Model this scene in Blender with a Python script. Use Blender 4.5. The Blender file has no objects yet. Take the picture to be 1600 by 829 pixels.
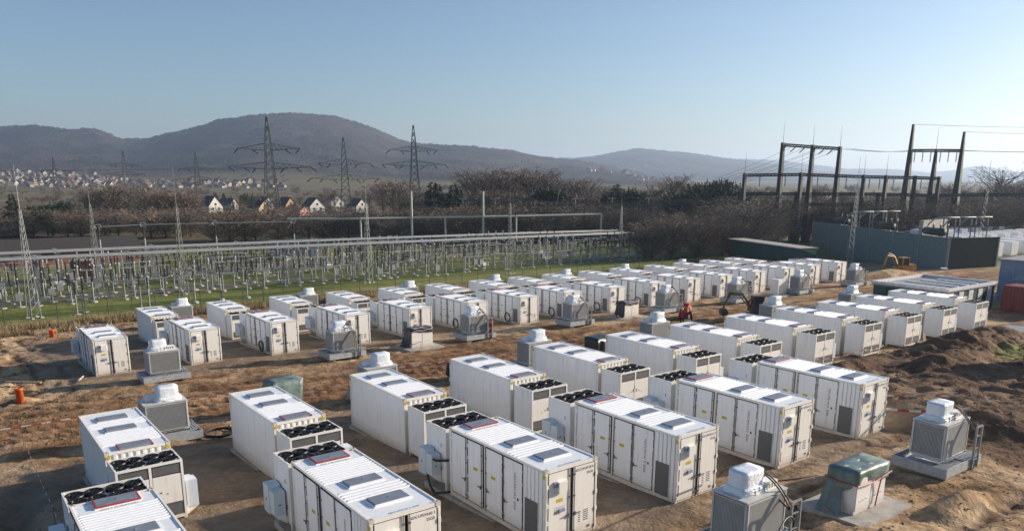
import bpy, math, random
import numpy as np
from mathutils import Vector, Matrix
random.seed(7)
SC = bpy.context.scene
COL = SC.collection
R = math.radians

# ------------------------------------------------------------------ camera
cam_d = bpy.data.cameras.new('camera')
cam = bpy.data.objects.new('camera', cam_d)
COL.objects.link(cam)
YAW, PITCH, ROLL = 0.647133, 0.232959, 0.0027724
_f = Vector((math.sin(YAW)*math.cos(PITCH), math.cos(YAW)*math.cos(PITCH), -math.sin(PITCH)))
_r = Vector((math.cos(YAW), -math.sin(YAW), 0)); _u = _r.cross(_f)
_c, _s = math.cos(ROLL), math.sin(ROLL)
_r2 = _r*_c+_u*_s; _u2 = _u*_c-_r*_s
cam.matrix_world = Matrix(((_r2.x, _u2.x, -_f.x, 0), (_r2.y, _u2.y, -_f.y, 0), (_r2.z, _u2.z, -_f.z, 13.0), (0, 0, 0, 1)))
cam_d.sensor_fit = 'HORIZONTAL'; cam_d.sensor_width = 36.0
cam_d.lens = 1207.93/1600*36.0
cam_d.shift_y = (561.71-414.5)/1600
cam_d.clip_start = 0.5; cam_d.clip_end = 40000
SC.camera = cam

# ------------------------------------------------------------------ light
SUN_EL, SUN_AZ = 18.5, 108.0         # azimuth clockwise from +Y
w = bpy.data.worlds.new('World'); SC.world = w; w.use_nodes = True
nt = w.node_tree; nt.nodes.clear()
wo = nt.nodes.new('ShaderNodeOutputWorld'); bg = nt.nodes.new('ShaderNodeBackground'); sky = nt.nodes.new('ShaderNodeTexSky')
sky.sky_type = 'NISHITA'; sky.sun_disc = False
sky.sun_elevation = R(SUN_EL); sky.sun_rotation = R(SUN_AZ)
sky.altitude = 200; sky.air_density = 1.0; sky.dust_density = 1.15; sky.ozone_density = 3.4
bg.inputs[1].default_value = 0.074
nt.links.new(sky.outputs[0], bg.inputs[0]); nt.links.new(bg.outputs[0], wo.inputs[0])
sd = bpy.data.lights.new('sun', 'SUN'); sd.energy = 4.3; sd.angle = R(1.0); sd.color = (1.0, 0.87, 0.72)
so = bpy.data.objects.new('sun', sd); COL.objects.link(so)
_az = R(SUN_AZ); _to = Vector((math.sin(_az)*math.cos(R(SUN_EL)), math.cos(_az)*math.cos(R(SUN_EL)), math.sin(R(SUN_EL))))
so.rotation_euler = _to.to_track_quat('Z', 'Y').to_euler(); so.location = (60, -40, 60)
SC.view_settings.view_transform = 'Standard'; SC.view_settings.look = 'None'
SC.view_settings.gamma = 1.0; SC.view_settings.use_curve_mapping = False
SC.view_settings.exposure = 0.86
SC.cycles.use_denoising = True
SC.cycles.max_bounces = 6; SC.cycles.diffuse_bounces = 4; SC.cycles.glossy_bounces = 2
SC.cycles.transmission_bounces = 2; SC.cycles.transparent_max_bounces = 6; SC.cycles.volume_bounces = 1
SC.cycles.caustics_reflective = False; SC.cycles.caustics_refractive = False

# ------------------------------------------------------------------ materials
def mat(name, col, rough=0.6, metal=0.0, var=0.12, scale=3.0, bump=0.0, bscale=20.0, col2=None, detail=4, spec=None, coord='Object'):
    m = bpy.data.materials.new(name); m.use_nodes = True
    n = m.node_tree; b = n.nodes['Principled BSDF']
    tc = n.nodes.new('ShaderNodeTexCoord'); nz = n.nodes.new('ShaderNodeTexNoise')
    nz.inputs['Scale'].default_value = scale; nz.inputs['Detail'].default_value = detail
    n.links.new(tc.outputs[coord], nz.inputs['Vector'])
    rp = n.nodes.new('ShaderNodeValToRGB')
    c2 = col2 if col2 else tuple(max(0, c*(1-2.2*var)) for c in col)
    rp.color_ramp.elements[0].position = 0.32; rp.color_ramp.elements[0].color = (*c2, 1)
    rp.color_ramp.elements[1].position = 0.68; rp.color_ramp.elements[1].color = (*col, 1)
    n.links.new(nz.outputs['Fac'], rp.inputs[0]); n.links.new(rp.outputs[0], b.inputs['Base Color'])
    b.inputs['Roughness'].default_value = rough; b.inputs['Metallic'].default_value = metal
    if spec is not None: b.inputs['Specular IOR Level'].default_value = spec
    if bump > 0:
        n2 = n.nodes.new('ShaderNodeTexNoise'); n2.inputs['Scale'].default_value = bscale; n2.inputs['Detail'].default_value = 3
        bp = n.nodes.new('ShaderNodeBump'); bp.inputs['Strength'].default_value = bump; bp.inputs['Distance'].default_value = 0.05
        n.links.new(tc.outputs[coord], n2.inputs['Vector']); n.links.new(n2.outputs['Fac'], bp.inputs['Height']); n.links.new(bp.outputs[0], b.inputs['Normal'])
    return m
def white_paint(name, col, streak=0.10, rough=0.42):
    """white container paint with faint vertical dirt streaks and a different hue per object"""
    m = bpy.data.materials.new(name); m.use_nodes = True
    n = m.node_tree; b = n.nodes['Principled BSDF']; L = n.links.new
    tc = n.nodes.new('ShaderNodeTexCoord'); oi = n.nodes.new('ShaderNodeObjectInfo')
    mp = n.nodes.new('ShaderNodeMapping'); mp.inputs['Scale'].default_value = (7, 7, 0.6)
    L(tc.outputs['Object'], mp.inputs[0])
    ad = n.nodes.new('ShaderNodeVectorMath'); ad.operation = 'ADD'; L(mp.outputs[0], ad.inputs[0])
    sc = n.nodes.new('ShaderNodeVectorMath'); sc.operation = 'SCALE'; sc.inputs[3].default_value = 40
    cb = n.nodes.new('ShaderNodeCombineXYZ'); L(oi.outputs['Random'], cb.inputs[0]); L(oi.outputs['Random'], cb.inputs[1])
    L(cb.outputs[0], sc.inputs[0]); L(sc.outputs[0], ad.inputs[1])
    nz = n.nodes.new('ShaderNodeTexNoise'); nz.inputs['Scale'].default_value = 1.0; nz.inputs['Detail'].default_value = 5; L(ad.outputs[0], nz.inputs['Vector'])
    n2 = n.nodes.new('ShaderNodeTexNoise'); n2.inputs['Scale'].default_value = 2.2; n2.inputs['Detail'].default_value = 6; L(tc.outputs['Object'], n2.inputs['Vector'])
    mr = n.nodes.new('ShaderNodeMapRange'); mr.inputs[1].default_value = 0.5; mr.inputs[2].default_value = 0.78; L(nz.outputs['Fac'], mr.inputs[0])
    mu = n.nodes.new('ShaderNodeMath'); mu.operation = 'MULTIPLY'; L(mr.outputs[0], mu.inputs[0]); L(n2.outputs['Fac'], mu.inputs[1])
    m2 = n.nodes.new('ShaderNodeMath'); m2.operation = 'MULTIPLY'; m2.inputs[1].default_value = streak*6; m2.use_clamp = True; L(mu.outputs[0], m2.inputs[0])
    # splashed soil near the bottom rail
    sx = n.nodes.new('ShaderNodeSeparateXYZ'); L(tc.outputs['Object'], sx.inputs[0])
    mx = n.nodes.new('ShaderNodeMix'); mx.data_type = 'RGBA'; mx.inputs[6].default_value = (*col, 1); mx.inputs[7].default_value = (col[0]*.62, col[1]*.56, col[2]*.48, 1)
    L(m2.outputs[0], mx.inputs[0]); L(mx.outputs[2], b.inputs['Base Color'])
    sp = n.nodes.new('ShaderNodeMapRange'); sp.inputs[1].default_value = .62; sp.inputs[2].default_value = .12; L(sx.outputs[2], sp.inputs[0])
    n3 = n.nodes.new('ShaderNodeTexNoise'); n3.inputs['Scale'].default_value = 4.5; n3.inputs['Detail'].default_value = 8; L(ad.outputs[0], n3.inputs['Vector'])
    mm = n.nodes.new('ShaderNodeMath'); mm.operation = 'MULTIPLY'; L(sp.outputs[0], mm.inputs[0]); L(n3.outputs['Fac'], mm.inputs[1])
    mq = n.nodes.new('ShaderNodeMath'); mq.operation = 'MULTIPLY'; mq.use_clamp = True; mq.inputs[1].default_value = 1.0; L(mm.outputs[0], mq.inputs[0])
    my = n.nodes.new('ShaderNodeMix'); my.data_type = 'RGBA'; my.inputs[7].default_value = (.42, .31, .20, 1); L(mq.outputs[0], my.inputs[0]); L(mx.outputs[2], my.inputs[6]); L(my.outputs[2], b.inputs['Base Color'])
    b.inputs['Roughness'].default_value = rough
    return m
M = {}
M['white'] = white_paint('white_paint', (0.86, 0.86, 0.85), .12)
M['white2'] = white_paint('cream_paint', (0.84, 0.81, 0.75), 0.09)
M['roofw'] = white_paint('roof_paint', (0.84, 0.86, 0.87), 0.10, 0.38)
M['cab'] = white_paint('cabinet_paint', (0.60, 0.66, 0.70), 0.08, 0.4)
M['gasket'] = mat('black_gasket', (0.02, 0.02, 0.022), 0.7)
M['fan'] = mat('fan_black', (0.016, 0.016, 0.018), 0.42, var=.3)
M['deck'] = mat('deck_blue_grey', (0.33, 0.38, 0.45), 0.45, .3)
M['hatch'] = mat('hatch_grey', (0.25, 0.275, 0.32), 0.45, .1, var=.1)
M['red'] = mat('red_edge', (0.42, 0.05, 0.045), 0.55)
M['rod'] = mat('lock_rod_grey', (0.20, 0.20, 0.205), 0.5, .3)
M['grille'] = mat('grille_grey', (0.20, 0.20, 0.20), 0.6, .2, scale=40, col2=(0.11, 0.11, 0.11))
M['yellow'] = mat('yellow_sticker', (0.65, 0.50, 0.03), 0.5)
M['sticker'] = mat('print_grey', (0.42, 0.42, 0.46), 0.5, scale=14, col2=(0.75, 0.72, 0.7))
M['text'] = mat('black_print', (0.03, 0.03, 0.035), 0.6)
M['bluegrey'] = mat('blue_grey_box', (0.30, 0.35, 0.45), 0.5)
M['galv'] = mat('galvanised_steel', (0.34, 0.36, 0.36), 0.55, .3, var=.14, scale=6)
M['galvd'] = mat('dull_steel', (0.20, 0.215, 0.21), 0.6, .3, var=.16, scale=3)
M['lattice'] = mat('pylon_steel', (0.13, 0.14, 0.14), 0.7, .1, var=.1)
M['bus'] = mat('aluminium_tube', (0.34, 0.35, 0.355), 0.55, .2, var=.08)
M['insu'] = mat('dark_insulator', (0.045, 0.042, 0.045), 0.3)
M['insub'] = mat('brown_insulator', (0.10, 0.05, 0.035), 0.3)
M['insup'] = mat('pale_insulator', (0.52, 0.45, 0.40), 0.4, var=.2)
M['gantry'] = mat('dark_green_steel', (0.035, 0.045, 0.043), 0.6, .2)
M['beam'] = mat('pale_green_steel', (0.50, 0.52, 0.46), 0.55, .1)
M['tank'] = mat('transformer_grey', (0.60, 0.60, 0.58), 0.45, .05, var=.05)
M['tray'] = mat('zinc_tray', (0.48, 0.51, 0.53), 0.45, .25, var=.12, scale=5)
M['rubber'] = mat('black_cable', (0.018, 0.018, 0.02), 0.5)
M['concrete'] = mat('concrete', (0.46, 0.43, 0.38), 0.85, var=.16, scale=2.5, bump=.25)
M['orange'] = mat('orange_plastic', (0.75, 0.13, 0.03), 0.5)
M['tgreen'] = mat('green_tarp', (0.19, 0.26, 0.235), 0.45, var=.22, scale=2, bump=.5, bscale=5)
M['tblack'] = mat('black_tarp', (0.03, 0.035, 0.042), 0.36, var=.3, scale=3, bump=.6, bscale=6)
M['rust'] = mat('rusty_edge', (0.28, 0.11, 0.06), 0.8, scale=9, col2=(0.45, 0.36, 0.3))
M['tapew'] = mat('tape_white', (0.8, 0.78, 0.76), 0.5)
M['wood'] = mat('timber', (0.40, 0.30, 0.18), 0.8, var=.2, scale=8)
M['brick'] = mat('brick_wall', (0.36, 0.17, 0.105), 0.85, var=.14, scale=14)
M['bitumen'] = mat('bitumen_roof', (0.055, 0.045, 0.042), 0.9, var=.14)
M['blue'] = mat('blue_door', (0.10, 0.18, 0.27), 0.5)
M['gwall'] = mat('dark_green_cladding', (0.018, 0.075, 0.062), 0.5)
M['gwall2'] = mat('green_gable', (0.16, 0.30, 0.15), 0.5)
M['noise'] = mat('noise_wall_panel', (0.165, 0.215, 0.215), 0.6, var=.1)
M['greyroof'] = mat('grey_roof', (0.30, 0.30, 0.31), 0.7)
M['bluewall'] = mat('blue_grey_cladding', (0.23, 0.30, 0.40), 0.6, var=.08)
M['redbox'] = mat('red_container_paint', (0.26, 0.035, 0.03), 0.5)
M['glass'] = mat('window_glass', (0.03, 0.035, 0.045), 0.12, var=.05)
M['yexc'] = mat('excavator_yellow', (0.60, 0.29, 0.05), 0.5, var=.2)
M['oexc'] = mat('excavator_orange', (0.55, 0.09, 0.03), 0.5, var=.2)
M['brownarm'] = mat('muddy_arm', (0.22, 0.14, 0.06), 0.7, var=.3)
M['steel'] = mat('worn_steel', (0.09, 0.08, 0.07), 0.6, .3)
M['hivis'] = mat('hi_vis_green', (0.30, 0.75, 0.05), 0.7)
M['redcoat'] = mat('red_jacket', (0.62, 0.03, 0.035), 0.8)
M['navy'] = mat('dark_trousers', (0.02, 0.022, 0.03), 0.9)
M['skin'] = mat('skin', (0.48, 0.27, 0.18), 0.6)
M['bark'] = mat('bark', (0.085, 0.068, 0.055), 0.9, var=.2)
M['twig'] = mat('winter_twigs', (0.25, 0.198, 0.158), 0.9, var=.25, scale=.6, coord='Object')
M['twigr'] = mat('reddish_twigs', (0.29, 0.195, 0.145), 0.9, var=.25, scale=.6)
M['twigg'] = mat('grey_twigs', (0.25, 0.205, 0.165), 0.9, var=.25, scale=.6)
M['bush'] = mat('bush_twigs', (0.26, 0.195, 0.14), 0.9, var=.25, scale=.5)
M['fir'] = mat('fir_needles', (0.030, 0.055, 0.034), 0.8, var=.25, scale=.8)
M['pine'] = mat('pine_needles', (0.05, 0.085, 0.038), 0.8, var=.28, scale=.8)
M['straw'] = mat('dry_grass', (0.36, 0.27, 0.14), 0.9, var=.25, scale=.5)
M['rooft'] = mat('clay_tiles', (0.17, 0.085, 0.062), 0.85, var=.2)
M['roofd'] = mat('dark_tiles', (0.06, 0.055, 0.055), 0.8, var=.15)
M['hw'] = mat('white_render', (0.80, 0.77, 0.70), 0.8)
M['hy'] = mat('yellow_render', (0.66, 0.52, 0.28), 0.8)
M['ho'] = mat('ochre_render', (0.60, 0.36, 0.14), 0.8)
M['hp'] = mat('pink_render', (0.55, 0.28, 0.21), 0.8)
M['vw'] = mat('village_white', (0.55, 0.53, 0.50), 0.8)
M['vg'] = mat('village_grey', (0.30, 0.28, 0.26), 0.8)
M['vb'] = mat('village_beige', (0.42, 0.36, 0.26), 0.8)
M['vr'] = mat('village_tiles', (0.10, 0.062, 0.05), 0.8)
M['hg'] = mat('grey_render', (0.45, 0.43, 0.40), 0.8)
M['earth'] = mat('dug_earth', (0.10, 0.062, 0.038), 0.95, var=.25, scale=1.6, bump=.9, bscale=5)
M['earthl'] = mat('dry_clods', (0.27, 0.18, 0.10), 0.95, var=.22, scale=2.4, bump=.9, bscale=7)
def plastic():
    m = bpy.data.materials.new('white_wrap'); m.use_nodes = True; n = m.node_tree; b = n.nodes['Principled BSDF']; L = n.links.new
    b.inputs['Base Color'].default_value = (0.80, 0.83, 0.86, 1); b.inputs['Roughness'].default_value = 0.2
    tc = n.nodes.new('ShaderNodeTexCoord'); v = n.nodes.new('ShaderNodeTexVoronoi'); v.inputs['Scale'].default_value = 6
    nz = n.nodes.new('ShaderNodeTexNoise'); nz.inputs['Scale'].default_value = 5; nz.inputs['Detail'].default_value = 6; nz.inputs['Distortion'].default_value = 1.5
    L(tc.outputs['Object'], nz.inputs[0]); bp = n.nodes.new('ShaderNodeBump'); bp.inputs['Strength'].default_value = .45; bp.inputs['Distance'].default_value = .06
    L(nz.outputs[0], bp.inputs['Height']); L(bp.outputs[0], b.inputs['Normal']); return m
M['wrap'] = plastic()

# ------------------------------------------------------------------ mesh helpers
class MB:
    def __init__(s): s.v = []; s.f = []; s.m = []
    def add(s, vs, fs, mi=0):
        o = len(s.v); s.v += [tuple(p) for p in vs]
        for f in fs: s.f.append([i+o for i in f]); s.m.append(mi)
        return s
    def box(s, x0, x1, y0, y1, z0, z1, mi=0):
        return s.add([(x0, y0, z0), (x1, y0, z0), (x1, y1, z0), (x0, y1, z0), (x0, y0, z1), (x1, y0, z1), (x1, y1, z1), (x0, y1, z1)],
                     [(3, 2, 1, 0), (4, 5, 6, 7), (0, 1, 5, 4), (1, 2, 6, 5), (2, 3, 7, 6), (3, 0, 4, 7)], mi)
    def cbox(s, c, d, mi=0):
        return s.box(c[0]-d[0]/2, c[0]+d[0]/2, c[1]-d[1]/2, c[1]+d[1]/2, c[2]-d[2]/2, c[2]+d[2]/2, mi)
    def tube(s, a, b, r0, r1=None, n=8, mi=0, cap=True):
        r1 = r0 if r1 is None else r1
        a = Vector(a); b = Vector(b); d = (b-a)
        if d.length < 1e-6: return s
        q = d.to_track_quat('Z', 'Y'); vs = []
        for p, r in ((a, r0), (b, r1)):
            for i in range(n):
                t = 2*math.pi*i/n; vs.append(p+q @ Vector((r*math.cos(t), r*math.sin(t), 0)))
        fs = [(i, (i+1) % n, n+(i+1) % n, n+i) for i in range(n)]
        if cap: fs += [tuple(reversed(range(n))), tuple(range(n, 2*n))]
        return s.add(vs, fs, mi)
    def path(s, pts, r, n=6, mi=0):
        """one continuous tube through pts"""
        pts = [Vector(p) for p in pts]; vs = []; fs = []
        for k, p in enumerate(pts):
            t = (pts[min(k+1, len(pts)-1)]-pts[max(k-1, 0)]).normalized()
            up = Vector((0, 0, 1)) if abs(t.z) < .9 else Vector((1, 0, 0))
            x = t.cross(up).normalized(); y = x.cross(t)
            for i in range(n):
                a = 2*math.pi*i/n; vs.append(p+x*(r*math.cos(a))+y*(r*math.sin(a)))
        for k in range(len(pts)-1):
            for i in range(n): fs.append((k*n+i, k*n+(i+1) % n, (k+1)*n+(i+1) % n, (k+1)*n+i))
        fs += [tuple(reversed(range(n))), tuple(range((len(pts)-1)*n, len(pts)*n))]
        return s.add(vs, fs, mi)
    def lathe(s, prof, c=(0, 0, 0), n=12, mi=0):
        vs = []; fs = []
        for r, z in prof:
            for i in range(n):
                t = 2*math.pi*i/n; vs.append((c[0]+r*math.cos(t), c[1]+r*math.sin(t), c[2]+z))
        for k in range(len(prof)-1):
            for i in range(n): fs.append((k*n+i, k*n+(i+1) % n, (k+1)*n+(i+1) % n, (k+1)*n+i))
        fs += [tuple(reversed(range(n))), tuple(range((len(prof)-1)*n, len(prof)*n))]
        return s.add(vs, fs, mi)
    def prism(s, poly, axis, a, b, mi=0):
        """poly in the plane normal to axis ('x': (y,z), 'y': (x,z), 'z': (x,y)) extruded a..b"""
        n = len(poly)
        mk = {'x': lambda p, t: (t, p[0], p[1]), 'y': lambda p, t: (p[0], t, p[1]), 'z': lambda p, t: (p[0], p[1], t)}[axis]
        vs = [mk(p, a) for p in poly]+[mk(p, b) for p in poly]
        fs = [(i, (i+1) % n, n+(i+1) % n, n+i) for i in range(n)]+[tuple(reversed(range(n))), tuple(range(n, 2*n))]
        return s.add(vs, fs, mi)
    def mesh(s, name, mats, smooth=False):
        me = bpy.data.meshes.new(name); me.from_pydata(s.v, [], s.f)
        for m in (mats if isinstance(mats, (list, tuple)) else [mats]): me.materials.append(M[m] if isinstance(m, str) else m)
        if any(s.m): me.polygons.foreach_set('material_index', s.m)
        if smooth: me.polygons.foreach_set('use_smooth', [True]*len(s.f))
        import bmesh
        bm = bmesh.new(); bm.from_mesh(me); bmesh.ops.recalc_face_normals(bm, faces=bm.faces); bm.to_mesh(me); bm.free()
        me.update(); return me
def ob(name, me, parent=None, loc=(0, 0, 0), rz=0.0, sc=None):
    o = bpy.data.objects.new(name, me); COL.objects.link(o); o.parent = parent
    o.location = loc
    if rz: o.rotation_euler = (0, 0, rz)
    if sc is not None: o.scale = sc if isinstance(sc, (tuple, list)) else (sc, sc, sc)
    return o
def tag(o, label, cat, group=None, kind=None):
    if label: o['label'] = label
    if cat: o['category'] = cat
    if group: o['group'] = group
    if kind: o['kind'] = kind
    return o
def thing(name, label, cat, loc=(0, 0, 0), rz=0.0, group=None, sc=None):
    return tag(ob(name, None, None, loc, rz, sc), label, cat, group)
def place(proto, parent):
    """proto: list of (name, mesh, (x,y,z), rz, [children of the same form])"""
    for p in proto:
        o = ob(p[0], p[1], parent, p[2], p[3])
        if len(p) > 4:
            for c in p[4]: ob(c[0], c[1], o, c[2], c[3])
def text_mesh(s, size, name='lettering', m='text'):
    cu = bpy.data.curves.new(name, 'FONT'); cu.body = s; cu.size = size; cu.extrude = 0.001; cu.align_x = 'CENTER'; cu.align_y = 'CENTER'
    o = bpy.data.objects.new(name, cu); COL.objects.link(o)
    dg = bpy.context.evaluated_depsgraph_get()
    me = bpy.data.meshes.new_from_object(o.evaluated_get(dg)); bpy.data.objects.remove(o); bpy.data.curves.remove(cu)
    me.materials.clear(); me.materials.append(M[m]); me.name = name; return me
def text_on(me, rot, loc):
    """baked copy of a text mesh turned into a wall plane"""
    c = me.copy(); c.transform(Matrix.Translation(loc) @ rot); return c

# ------------------------------------------------------------------ terrain
KY = [-60, 0, 15, 21.7, 34.5, 50, 66, 80, 110, 150, 250, 1000]
KZ = [2.2, 1.25, .66, .33, -.42, -1.1, -1.8, -2.65, -3.4, -4.0, -4.8, -5.2]
_rng = np.random.RandomState(3); _H = _rng.rand(256, 256)
def vnoise(x, y):
    xi = np.floor(x).astype(int); yi = np.floor(y).astype(int); fx = x-xi; fy = y-yi
    fx = fx*fx*(3-2*fx); fy = fy*fy*(3-2*fy)
    a = _H[xi % 256, yi % 256]; b = _H[(xi+1) % 256, yi % 256]; c = _H[xi % 256, (yi+1) % 256]; d = _H[(xi+1) % 256, (yi+1) % 256]
    return (a*(1-fx)+b*fx)*(1-fy)+(c*(1-fx)+d*fx)*fy-.5
def fbm(x, y, o=4):
    s = 0; a = 1.0
    for k in range(o): s = s+a*vnoise(x*2**k+17*k, y*2**k+31*k); a *= .5
    return s
def sm(a, b, x):
    t = np.clip((x-a)/(b-a), 0, 1); return t*t*(3-2*t)
def base_z(x, y): return np.interp(y, KY, KZ)
def soil_mask(x, y):
    back = 96-0.02*x+2.2*fbm(x*.15, y*.15, 3)
    m = 1-sm(-4, 3, y-back)
    return m*(1-sm(132, 142, x+3*fbm(y*.2, x*.2, 3)))*sm(-60, -45, x)
def mound(x, y, cx, cy, rx, ry, h, a=0.0, lump=.25, k=.6):
    c, s = math.cos(a), math.sin(a); u = ((x-cx)*c+(y-cy)*s)/rx; v = (-(x-cx)*s+(y-cy)*c)/ry
    d = np.sqrt(u*u+v*v)+lump*fbm(x*k, y*k, 3)
    return h*np.clip(1-d, 0, 1)**.85
def lane(y, x): return sm(43.5, 45.5, y+.035*x)*(1-sm(55.0, 57.0, y+.035*x))
def trackpath(x, y, pts, gauge=1.9, w_=.26):
    d = np.full(x.shape, 1e9)
    for (ax_, ay_), (bx_, by_) in zip(pts[:-1], pts[1:]):
        ux, uy = bx_-ax_, by_-ay_; tt_ = np.clip(((x-ax_)*ux+(y-ay_)*uy)/(ux*ux+uy*uy), 0, 1)
        d = np.minimum(d, np.hypot(x-ax_-tt_*ux, y-ay_-tt_*uy))
    return np.exp(-((d-gauge/2)/w_)**2)
PATHS = [[(-12, 62), (0, 58.5), (8, 54), (20, 50), (34, 48)], [(12, 9), (20, 11.4), (26, 17.2), (33, 17.4), (41, 15)], [(-8, 47), (-1, 52), (6, 60), (6.5, 72), (5, 88)], [(16, 13), (24, 9.6), (34, 9.4), (44, 8)], [(46, 52), (60, 50.5), (76, 50), (96, 49), (112, 44)], [(-10, 56), (4, 52.5), (16, 53), (30, 51), (46, 50.5)], [(-12, 66), (-2, 66), (4, 70), (4, 80), (12, 86)]]
def tracks(x, y):
    t = np.zeros(x.shape)
    for p in PATHS: t = np.maximum(t, trackpath(x, y, p))
    return t
def relief(x, y):
    """dug-over soil: lumps, ruts, heaps and the bank beside the last transformer"""
    s = soil_mask(x, y)
    z = 0.20*fbm(x*.35, y*.35, 4)+0.10*fbm(x*1.5, y*1.5, 3)
    pad = np.maximum(sm(16.5, 18.5, y)*(1-sm(40.0, 42.0, y))*sm(5, 7, x)*(1-sm(38.2, 40.2, x)), sm(60, 62, y)*(1-sm(83, 85, y))*sm(6, 8, x))
    z = z*(1-.8*pad)
    L = lane(y, x)*sm(-12, -6, x)
    q = y+.035*x+.5*fbm(x*.05, y*.02, 2)
    rut = np.zeros_like(z)
    for c0 in (45.8, 47.7, 49.9, 51.8, 54.2): rut = rut-.13*np.exp(-((q-c0)/.28)**2)+.08*np.exp(-((np.abs(q-c0)-.55)/.2)**2)
    lug = .055*np.sign(np.sin(x*2*math.pi/.75+np.abs(q*3)))*np.exp(-((np.abs(q-48.8)-1.0)/.6)**2)*sm(-5, 0, x)
    z = z+L*(rut+lug+.07*fbm(x*.8, y*1.4, 3))
    z = z-.11*tracks(x, y)*(1+.5*np.sin(x*8.4+y*5.1))
    z = z-.9*np.exp(-((x-1.2-.05*(y-30))/.75)**2)*sm(20, 24, y)*(1-sm(36, 39, y))
    # rough churned ground west of the yard
    rough = (1-sm(4, 9, x))*sm(58, 62, y)
    z = z+rough*(.34*np.abs(fbm(x*.55, y*.8, 4))+.18*fbm(x*1.5, y*1.5, 2))
    # dug bank and heaps to the south-east
    bank = sm(-1.5, 1.2, (x-41.0)*.62+(y-14.0)*.25+.8*fbm(x*.3, y*.3, 3))*sm(38, 40.5, x+.55*(20-y))*(1-sm(26.0, 29.0, y))
    z = z+bank*(1.0+.35*fbm(x*.4, y*.4, 4)+.22*fbm(x*1.6, y*1.6, 3))*(1-.75*sm(62, 74, x))
    z = z+mound(x, y, 57.5, 23.2, 5.6, 2.6, 1.35, -.35, .35, 1.1)+mound(x, y, 52.0, 21.6, 4.6, 1.6, .9, -.2)+mound(x, y, 64, 23.5, 3.2, 2.0, 1.0)
    z = z+mound(x, y, 30.0, 11.6, 2.4, .8, .75, -.1)+mound(x, y, 47.5, 25.5, 5, 1.1, .5)
    z = z+mound(x, y, 41.0, 91.5, 3.0, 1.8, 1.5)+mound(x, y, 59, 91, 3.6, 1.8, 1.3)+mound(x, y, 33, 90.0, 4.0, 1.5, .8)+mound(x, y, 75, 90, 5.0, 1.6, 1.0)
    z = z+mound(x, y, 122, 93.0, 9.0, 3.5, 2.2)+mound(x, y, 112, 58, 8, 3.5, 1.7)+mound(x, y, 108, 52, 5, 2, .9)
    z = z+mound(x, y, 14.6, 41.2, 1.6, .9, .6)+mound(x, y, 8.5, 41.5, 1.4, .9, .4)+mound(x, y, 3.6, 58.2, 1.0, .9, .35)
    return z*s+(1-s)*(.18*fbm(x*.06, y*.06, 3)+.03*fbm(x*.9, y*.9, 2))
def gz(x, y):
    a = np.array([float(x)]); b = np.array([float(y)])
    return float(base_z(a, b)[0]+relief(a, b)[0])
def bz(y): return float(np.interp(y, KY, KZ))

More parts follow.
